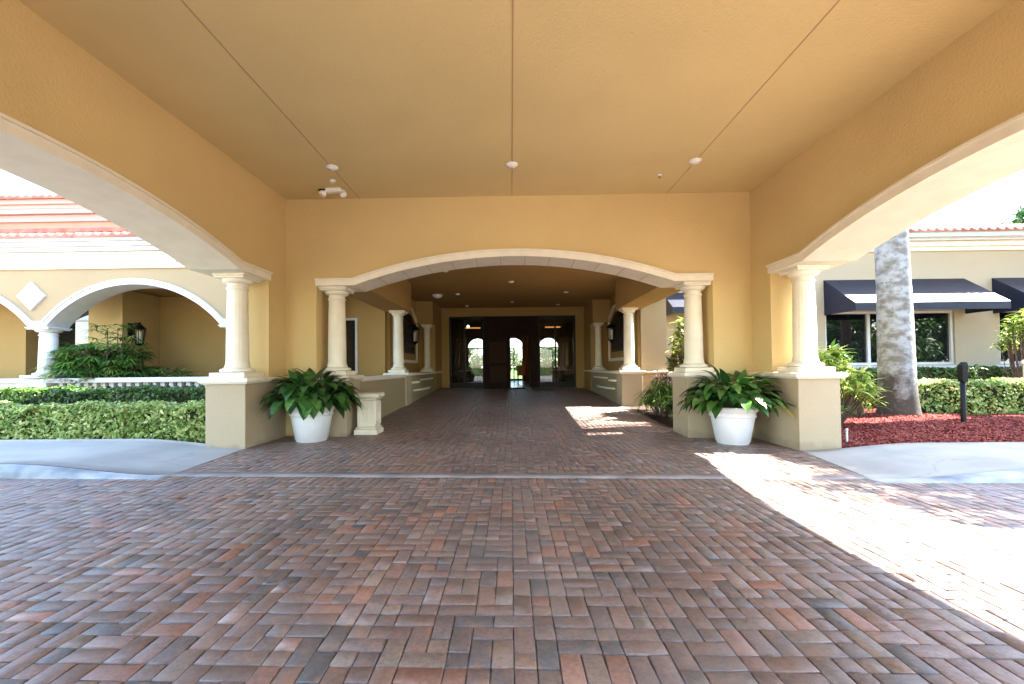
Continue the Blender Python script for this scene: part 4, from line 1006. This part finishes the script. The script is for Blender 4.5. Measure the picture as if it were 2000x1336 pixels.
# ---- potted plants
def pot(x, y, z, label):
    t = tag(empty('flower_pot', (x, y, z)), label, 'plant pot', 'white flower pots')
    H = 0.63
    mb = MB(); mb.lathe([(0.255,0.0),(0.262,0.03),(0.272,0.035),(0.345,0.44),(0.35,0.455),(0.365,0.46),(0.372,0.475),(0.365,0.49),(0.358,0.50),(0.372,0.535),(0.378,0.55),(0.392,0.555),(0.40,0.575),(0.402,0.61),(0.395,0.628),(0.38,0.63),(0.355,0.61),(0.34,0.52)], n=48, cap=False)
    mb.lathe([(0.255,0.001),(0.001,0.001)], n=48, cap=False)
    mb.build('body', M['pot'], t, True)
    mb = MB(); mb.lathe([(0.341,0.53),(0.2,0.545),(0.001,0.55)], n=32, cap=False); mb.build('soil', M['soil'], t)
    return t
def big_leaf_plant(x, y, z, seed, label, n=260, bright=0.0):
    rs = np.random.default_rng(seed)
    t = tag(empty('leafy_plant', (x, y, z)), label, 'potted plant', 'leafy plants in white pots')
    out = ([], [], []); st = MB()
    for i in range(n):
        a = rs.uniform(0, 2*PI); u = rs.random()**0.62      # u: 0 upright centre, 1 outer
        el = 1.50 - 1.02*u + rs.normal(0, 0.08)
        R0 = (0.66+0.06*u)*(0.62+0.38*rs.random())
        d = np.array((math.cos(a)*math.cos(el), math.sin(a)*math.cos(el), math.sin(el)))
        r0 = 0.02+0.16*rs.random(); b = np.array((r0*math.cos(a), r0*math.sin(a), 0.53))
        stem = R0*0.86; p = b.copy(); pts = [tuple(p)]; dd = d.copy()
        for k in range(3):
            dd = dd + np.array((0, 0, -0.06*u)); dd /= np.linalg.norm(dd); p = p + dd*stem/3; pts.append(tuple(p))
        st.tube(pts, [0.007, 0.006, 0.005, 0.004], 5)
        ld = dd*0.8 + np.array((math.cos(a)*0.5*(0.3+u), math.sin(a)*0.5*(0.3+u), -0.10-0.30*u)) + rs.normal(0, 0.22, 3)
        L0 = 0.27+0.12*rs.random()
        long_leaf(out, p, ld, L0, 0.15+0.06*rs.random(), 0.8+1.0*rs.random(), 6, 0.22, (1.0 if rs.random() < 0.02 else min(0.9, max(0, rs.random()*0.8+bright))), 0.66)
    leaf_obj('leaves', out, LM['dark'], t); st.build('stems', mat('green stems', (0.05,0.12,0.03), 0.5), t)
    return t
pot(-3.57, 7.78, gz(-3.57,7.78), 'white ribbed pot at the left, before the left pedestal')
pot(3.83, 7.68, gz(3.83,7.68), 'white pot at the right, between the two right pedestals')
big_leaf_plant(-3.57, 7.78, 0.04, 3, 'bushy dark green plant spilling from the left pot')
big_leaf_plant(3.83, 7.68, -0.04, 11, 'bushy green plant with drooping leaves in the right pot', bright=0.12)

# ---- small ornamental stone pedestal
t = tag(empty('stone_pedestal', (-2.81, 8.6, 0.03)), 'small carved cream stone pedestal standing left of the passage by the white pot', 'pedestal')
mb = MB(); mb.cbox(-0.225,0.225,-0.225,0.225,0,0.10,0.012); mb.cbox(-0.205,0.205,-0.205,0.205,0.101,0.15,0.02); mb.build('base', M['cream'], t)
mb = MB()
w = 0.175
mb.cbox(-w,w,-w,w,0.151,0.66,0.012); bd = mb.build('shaft', M['cream'], t)
mb = MB()
for (ax, s) in (('y',-1),('x',1)):
    for (a,b,c,d) in ((-0.16,-0.12,0.18,0.63),(0.12,0.16,0.18,0.63),(-0.12,0.12,0.18,0.215),(-0.12,0.12,0.595,0.63)):
        if ax == 'y': mb.box(a,b,-w-0.018,-w+0.001,c,d)
        else: mb.box(w-0.001,w+0.018,a,b,c,d)
    for k in range(3):
        zz = 0.30+0.1*k
        p = [(0.05*math.cos(q), 0.045*math.sin(q)) for q in np.linspace(0,2*PI,10)]
        mb.tube([( (px_, -w-0.006, zz+pz_) if ax=='y' else (w+0.006, px_, zz+pz_)) for px_,pz_ in p], 0.010, 5)
mb.build('carving', M['cream'], bd)
mb = MB(); mb.cbox(-0.20,0.20,-0.20,0.20,0.661,0.71,0.02); mb.cbox(-0.245,0.245,-0.245,0.245,0.711,0.80,0.02); mb.build('top', M['cream'], t)

# ---- clump plants made of rosettes
def rosette_plant(name, x, y, z, stems, leaf_n, L0, W0, mt, label, cat='shrub', seed=1, droop=0.9, stem_mat=None, group=None, up=0.35, spread=1.0):
    """stems: list of (dx,dy,height) heads"""
    rs = np.random.default_rng(seed)
    t = tag(empty(name, (x, y, z)), label, cat, group); out = ([], [], []); st = MB()
    for (dx, dy, h) in stems:
        head = np.array((dx, dy, h)); st.tube([(dx*0.35, dy*0.35, 0), (dx*0.8, dy*0.8, h*0.6), tuple(head)], [0.014, 0.011, 0.008], 5)
        for k in range(leaf_n):
            a = 2*PI*k/leaf_n + rs.normal(0, 0.3); el = rs.uniform(-0.1, 1.1)+up-0.35
            d = np.array((math.cos(a)*math.cos(el)*spread, math.sin(a)*math.cos(el)*spread, math.sin(el)))
            long_leaf(out, head - np.array((0,0,rs.random()*min(0.25,h*0.4))), d, L0*(0.7+0.6*rs.random()), W0*(0.8+0.4*rs.random()), droop*(0.6+0.8*rs.random()), 4, 0.2, rs.random(), 0.6)
    leaf_obj('leaves', out, mt, t); st.build('stems', stem_mat or M['bark'], t)
    return t
def dome(rs, n, rx, ry, h0, h1):
    S = []
    for i in range(n):
        a = rs.uniform(0, 2*PI); r = math.sqrt(rs.random()); S.append((rx*r*math.cos(a), ry*r*math.sin(a), h0+(h1-h0)*(1-0.75*r*r)*(0.75+0.25*rs.random())))
    return S
rs = np.random.default_rng(5)
# lady palm clump inside the arcade (fan leaves)
def fan_palm(x, y, z, label, seed, n=26, rx=0.9, h=2.1, group=None):
    rs = np.random.default_rng(seed); t = tag(empty('lady_palm', (x, y, z)), label, 'palm shrub', group); out = ([], [], []); st = MB()
    for i in range(n):
        a = rs.uniform(0, 2*PI); r = math.sqrt(rs.random()); hh = h*(1-0.5*r*r)*rs.uniform(0.45, 1.0)
        b = np.array((rx*0.5*r*math.cos(a), rx*0.5*r*math.sin(a), 0)); top = b+np.array((0,0,hh*0.8)); st.tube([tuple(b), tuple(top)], 0.013, 5)
        for q in range(5):
            az = rs.uniform(0, 2*PI); pd = np.array((math.cos(az), math.sin(az), rs.uniform(0.1, 0.9))); pd /= np.linalg.norm(pd)
            p = top - np.array((0,0,rs.random()*0.35)); e = p + pd*rs.uniform(0.2, 0.42); st.tube([tuple(p), tuple(e)], 0.005, 4)
            sd = np.cross(pd, (0,0,1)); sd /= np.linalg.norm(sd); v = rs.random()
            m_ = 8
            for k in range(m_):
                th = -1.35+2.7*k/(m_-1); d = pd*math.cos(th)+sd*math.sin(th)+np.array((0,0,0.05))
                long_leaf(out, e, d, rs.uniform(0.34,0.50), 0.05, 0.9, 4, 0.15, min(1,max(0,v+rs.normal(0,0.12))), 0.55)
    leaf_obj('leaves', out, LM['rhapis'], t); st.build('stems', M['bark'], t)
fan_palm(-12.25, 13.05, 0.4, 'large lady palm clump under the big left arch', 21, 95, 2.0, 2.95)
fan_palm(-10.55, 13.4, 0.4, 'low dark lady palm right of the large clump under the left arch', 22, 26, 1.3, 1.3)
fan_palm(-14.0, 13.3, 0.4, 'lady palm peeking out left of the white arcade column', 23, 10, 0.7, 1.5)
fan_palm(-7.75, 13.3, 0.4, 'small lady palm by the arcade wall left of the front column', 24, 6, 0.5, 1.3)
# bright shrubs beside the right front column
rosette_plant('ginger_shrub', 6.35, 9.1, 0.05, dome(np.random.default_rng(31), 90, 0.95, 0.8, 0.4, 1.75), 14, 0.26, 0.075, LM['lime'], 'sunlit lime green shrub right of the front column above the pedestal', 'shrub', 31)
rosette_plant('ginger_shrub', 5.85, 9.9, 0.05, dome(np.random.default_rng(32), 46, 0.6, 0.5, 1.0, 3.1), 14, 0.34, 0.07, LM['lime'], 'tall arching yellow green shrub against the right column', 'shrub', 32, 1.5)
rosette_plant('ginger_shrub', 5.75, 8.6, 0.05, dome(np.random.default_rng(33), 60, 0.55, 0.5, 0.2, 1.1), 13, 0.2, 0.06, LM['varieg'], 'low pale shrub directly behind the right pedestal', 'shrub', 33)
rosette_plant('ginger_shrub', 13.75, 11.9, 0.05, dome(np.random.default_rng(34), 46, 0.6, 0.4, 1.5, 2.75), 11, 0.26, 0.07, LM['lime'], 'slender lime green shrub between the two right hedges at the picture edge', 'shrub', 34)
rosette_plant('bird_nest_plant', 7.9, 10.15, 0.05, dome(np.random.default_rng(35), 9, 0.3, 0.25, 0.3, 0.75), 12, 0.35, 0.05, LM['lime'], 'spiky lime plant left of the palm trunk base', 'plant', 35)
# plants of the side bed seen through the arch on the right
rosette_plant('croton_shrub', 4.35, 10.75, 0.05, dome(np.random.default_rng(41), 60, 0.5, 0.5, 0.8, 2.3), 12, 0.19, 0.07, LM['croton'], 'yellow croton shrub seen between passage column and arch column', 'shrub', 41, 0.6)
rosette_plant('broadleaf_shrub', 4.75, 11.6, 0.05, dome(np.random.default_rng(42), 40, 0.5, 0.5, 1.6, 2.75), 10, 0.28, 0.09, LM['lime'], 'tall broad leaved green plant above the croton', 'shrub', 42, 1.0)
rosette_plant('spider_plant', 3.75, 10.9, 0.08, dome(np.random.default_rng(43), 34, 0.45, 0.7, 0.35, 0.95), 22, 0.38, 0.024, LM['rhapis'], 'arching grassy plant beside the second right pedestal', 'plant', 43, 1.7)
rosette_plant('spider_plant', 3.78, 9.75, 0.03, dome(np.random.default_rng(44), 26, 0.32, 0.45, 0.2, 0.75), 18, 0.26, 0.034, LM['dark'], 'low dark green plant against the arch pedestal on the right', 'plant', 44, 1.4)
rosette_plant('cordyline', 4.3, 12.3, 0.08, dome(np.random.default_rng(45), 6, 0.25, 0.25, 0.8, 1.15), 12, 0.34, 0.055, LM['red'], 'burgundy spiky plant behind the grassy plants on the right', 'plant', 45, 0.8)

# ---- royal palm
def palm(x, y, z, hgt, r, label, seed, crown_r=2.6):
    rs = np.random.default_rng(seed); t = tag(empty('royal_palm', (x, y, z)), label, 'palm tree', 'royal palms')
    n = 40; rings = 60; V = []; Fc = []
    for i in range(rings+1):
        s = i/rings; zz = -0.1+s*hgt
        rr = r*(1.0+0.24*math.exp(-max(0,zz)/0.40)+0.03*math.sin(zz*1.1))*(1-0.12*s) + 0.004*math.sin(zz*26)
        for k in range(n):
            a = 2*PI*k/n
            V.append(((rr+0.01*math.sin(3*a+zz*1.3))*math.cos(a)-0.02*zz, (rr+0.01*math.sin(3*a+zz))*math.sin(a), zz))
    for i in range(rings):
        for k in range(n): Fc.append((i*n+k, i*n+(k+1)%n, (i+1)*n+(k+1)%n, (i+1)*n+k))
    mb = MB(); mb.add(V, Fc); mb.build('trunk', M['palmbark'], t, True)
    tx = -0.02*hgt
    mb = MB(); mb.lathe([(r*0.8,hgt-0.12),(r*0.85,hgt+0.2),(r*0.6,hgt+1.2),(r*0.3,hgt+1.7)], tx, 0, 20); mb.build('crownshaft', LM['frond'], t, True)
    out = ([], [], []); st = MB()
    for i in range(17):
        a = i*2.4; el = 1.25-1.35*(i/17); d = np.array((math.cos(a)*math.cos(el), math.sin(a)*math.cos(el), math.sin(el)))
        p = np.array((tx, 0, hgt+1.55)); pts = [tuple(p)]; L1 = crown_r*(0.95+0.2*rs.random()); sg = 22; dd = d.copy()
        for k in range(sg):
            dd = dd+np.array((0,0,-1.5/sg)); dd /= np.linalg.norm(dd); p = p+dd*L1/sg; pts.append(tuple(p))
            if k > 3:
                sd = np.cross(dd, (0,0,1)); sd /= np.linalg.norm(sd)+1e-9
                for sgn in (-1, 1):
                    for rep in range(2):
                        ld = sd*sgn*0.9+dd*0.55+np.array((0,0,0.15-0.5*rs.random()))
                        long_leaf(out, p-dd*rep*L1/sg/2, ld, 0.62*math.sin(PI*(0.15+0.8*k/sg))+0.15, 0.038, 1.0, 2, 0.1, rs.random())
        st.tube(pts, [0.03*(1-0.8*k/sg) for k in range(sg+1)], 5)
    leaf_obj('fronds', out, LM['frond'], t); st.build('frond_ribs', LM['frond'], t)
def palm_bark():
    m = mat('grey palm bark', (0.27,0.285,0.29), 0.85, (0.14,0.135,0.12), 4.5, 0.8, 18, 0.2, detail=12, stretch=(1,1,1.6), mixlo=0.42, mixhi=0.62)
    N, L, P = nt(m)
    tc = N.new('ShaderNodeTexCoord'); sep = N.new('ShaderNodeSeparateXYZ'); L.new(tc.outputs['Object'], sep.inputs[0])
    ns = N.new('ShaderNodeTexNoise'); ns.inputs['Scale'].default_value = 2.2; ns.inputs['Detail'].default_value = 8; ns.inputs['Roughness'].default_value = 0.7; L.new(tc.outputs['Object'], ns.inputs['Vector'])
    # darker towards the base, ragged upper edge
    ad = N.new('ShaderNodeMath'); ad.operation = 'MULTIPLY_ADD'; ad.inputs[1].default_value = 3.6; L.new(ns.outputs[0], ad.inputs[0])
    neg = N.new('ShaderNodeMath'); neg.operation = 'MULTIPLY'; neg.inputs[1].default_value = -1.15; L.new(sep.outputs['Z'], neg.inputs[0]); L.new(neg.outputs[0], ad.inputs[2])
    mr = N.new('ShaderNodeMapRange'); mr.inputs[1].default_value = 0.55; mr.inputs[2].default_value = 1.15; L.new(ad.outputs[0], mr.inputs[0])
    mx = N.new('ShaderNodeMix'); mx.data_type = 'RGBA'; mx.inputs['B'].default_value = (0.055,0.05,0.04,1)
    lk = P.inputs['Base Color'].links[0].from_socket; L.new(lk, mx.inputs['A']); L.new(mr.outputs[0], mx.inputs['Factor'])
    # lichen flecks
    vo = N.new('ShaderNodeTexNoise'); vo.inputs['Scale'].default_value = 7; vo.inputs['Detail'].default_value = 12; vo.inputs['Roughness'].default_value = 0.75; L.new(tc.outputs['Object'], vo.inputs['Vector'])
    m2 = N.new('ShaderNodeMapRange'); m2.inputs[1].default_value = 0.52; m2.inputs[2].default_value = 0.60; L.new(vo.outputs[0], m2.inputs[0])
    mx2 = N.new('ShaderNodeMix'); mx2.data_type = 'RGBA'; mx2.inputs['B'].default_value = (0.10,0.085,0.065,1)
    mm = N.new('ShaderNodeMath'); mm.operation = 'MULTIPLY'; mm.inputs[1].default_value = 0.6; L.new(m2.outputs[0], mm.inputs[0])
    L.new(mx.outputs['Result'], mx2.inputs['A']); L.new(mm.outputs[0], mx2.inputs['Factor']); L.new(mx2.outputs['Result'], P.inputs['Base Color'])
    return m
M['palmbark'] = palm_bark()
palm(9.0, 10.35, 0.08, 7.6, 0.335, 'thick grey royal palm trunk rising from the red mulch', 51)
palm(10.2, 5.9, 0.08, 5.0, 0.24, 'slender royal palm beyond the right edge, throwing the frond shadow on the drive', 52, 1.15)

# ---- broad trees : one shading the right walk, others around
def tree(x, y, z, hgt, cr, ch, label, seed, n=9000, leaf=0.10, group='trees around the building', trunk_r=0.18, mt=None, clumps=26):
    rs = np.random.default_rng(seed); t = tag(empty('broadleaf_tree', (x, y, z)), label, 'tree', group)
    mb = MB(); top = np.array((0,0,hgt-ch*0.9)); mb.tube([(0,0,-0.2),(0.05,0.02,top[2]*0.5),tuple(top)], [trunk_r*1.25, trunk_r, trunk_r*0.8], 10)
    cs = []
    for i in range(clumps):
        a = rs.uniform(0, 2*PI); u = rs.uniform(-0.9, 1); r = math.sqrt(max(0.02, 1-u*u))*rs.uniform(0.35, 1.0)
        c = np.array((cr*r*math.cos(a), cr*r*math.sin(a), hgt-ch*0.5+ch*0.5*u)); cs.append((c, cr*rs.uniform(0.20, 0.36)))
        if i % 2 == 0: mb.tube([tuple(top-np.array((0,0,rs.random()*0.6))), tuple(top*0.45+c*0.55+np.array((0,0,-0.15))), tuple(c)], [trunk_r*0.45, trunk_r*0.24, 0.02], 6)
    mb.build('trunk', M['bark'], t, True)
    P = []; Nr = []
    w = np.array([c[1]**2 for c in cs]); w /= w.sum()
    for (c, r), ww in zip(cs, w):
        m_ = int(n*ww); q = rs.normal(0, 1, (m_, 3)); q /= np.linalg.norm(q, axis=1, keepdims=True); rad = r*(0.35+0.75*rs.random((m_, 1))**0.5)
        q2 = q.copy(); q2[:,2] *= 0.75; P.append(c+q2*rad); Nr.append(q+np.array((0,0,0.5)))
    leaf_cloud('crown', np.vstack(P), np.vstack(Nr), leaf, mt or LM['tree'], t, 0.45, 0.6)
tree(14.8, 8.6, 0, 11.0, 2.5, 4.0, 'broad tree beyond the right edge that shades the red mulch bed', 61, 42000, 0.12, clumps=34)
tree(19.2, 9.8, 0, 11.0, 2.8, 4.0, 'second tree beyond the right edge, shading the far end of the mulch', 68, 24000, 0.12)
tree(17.5, 3.2, 0, 7.5, 2.2, 3.4, 'smaller tree beyond the right edge, mirrored in the dark windows', 62, 8000, 0.10)
tree(36.6, 30.5, 0, 11.7, 3.6, 5.0, 'far tree top showing above the right tile roof', 63, 7000, 0.16)
tree(-17, -16, 0, 9, 4.2, 6, 'tree across the road, reflected in the left glass', 64, 7000, 0.15)
for i, (x, y, h_, lb) in enumerate(((25, -2.5, 7.5, 'nearest tree beyond the right edge, mirrored in the first window'), (32, -6, 8.5, 'second tree beyond the right edge, mirrored right of the palm trunk'),
        (39, -4, 8, 'third tree beyond the right edge, mirrored beside the window frame'), (47, -3, 8.5, 'fourth tree beyond the right edge, mirrored in the last window'), (55, -1, 8, 'farthest tree beyond the right edge in the row'), (36, -16, 11, 'tall tree behind the mirrored row'))):
    tree(x, y, 0, h_, 4.0, h_*0.9, lb, 80+i, 9000, 0.2)
for i, (x, y) in enumerate(((-4.2, 40), (-0.6, 43), (3.2, 41), (7.0, 44))):
    tree(x, y, -0.1, 2.9+0.4*(i % 2), 2.0, 2.2, ['green garden tree seen through the left arched lobby window', 'green garden tree behind the middle lobby window', 'green garden tree behind the right lobby window', 'green garden tree at the far right of the lobby windows'][i], 70+i, 2500, 0.14, 'garden trees behind the lobby')

# ---- street furniture in the bed
t = tag(empty('bollard_light', (9.12, 9.02, 0.05)), 'black garden post light standing in the red mulch', 'post light')
mb = MB(); mb.tube([(0,0,-0.1),(0,0,0.02),(0.01,0,0.95)], [0.048,0.045,0.04], 12); mb.build('post', M['black'], t, True)
mb = MB(); mb.add([(-0.04,-0.05,0.88),(0.065,-0.05,0.86),(0.065,0.05,0.86),(-0.04,0.05,0.88),(-0.045,-0.055,1.2),(0.07,-0.055,1.2),(0.07,0.055,1.2),(-0.045,0.055,1.2)], [(0,3,2,1),(4,5,6,7),(0,1,5,4),(1,2,6,5),(2,3,7,6),(3,0,4,7)])
mb.add([(-0.03,-0.06,1.2),(0.07,-0.06,1.2),(0.07,0.06,1.2),(-0.03,0.06,1.2),(0.02,-0.04,1.27),(0.06,-0.04,1.27),(0.06,0.04,1.27),(0.02,0.04,1.27)], [(4,5,6,7),(0,1,5,4),(1,2,6,5),(2,3,7,6),(3,0,4,7)])
mb.build('lamp_head', M['black'], t)
t = tag(empty('marker_stake', (5.42, 7.2, 0.05)), 'short white stake at the corner of the red mulch beside the pedestal', 'stake')
mb = MB(); mb.cbox(-0.015,0.015,-0.01,0.01,-0.1,0.18,0.003); mb.build('post', M['white'], t)
mb = MB(); mb.lathe([(0.02,0.18),(0.024,0.19),(0.012,0.215)], n=10); mb.build('cap', M['white'], t)
t = tag(empty('irrigation_riser', (13.2, 11.5, 0.05)), 'tan plastic standpipe rising above the right hedge', 'pipe')
mb = MB(); mb.tube([(0,0,0),(0,0,1.25)], 0.028, 10); mb.build('pipe', mat('tan pipe', (0.55,0.42,0.22), 0.6), t, True)
mb = MB(); mb.lathe([(0.03,1.2),(0.045,1.22),(0.045,1.29),(0.02,1.32)], n=12); mb.build('head', M['cream'], t, True)
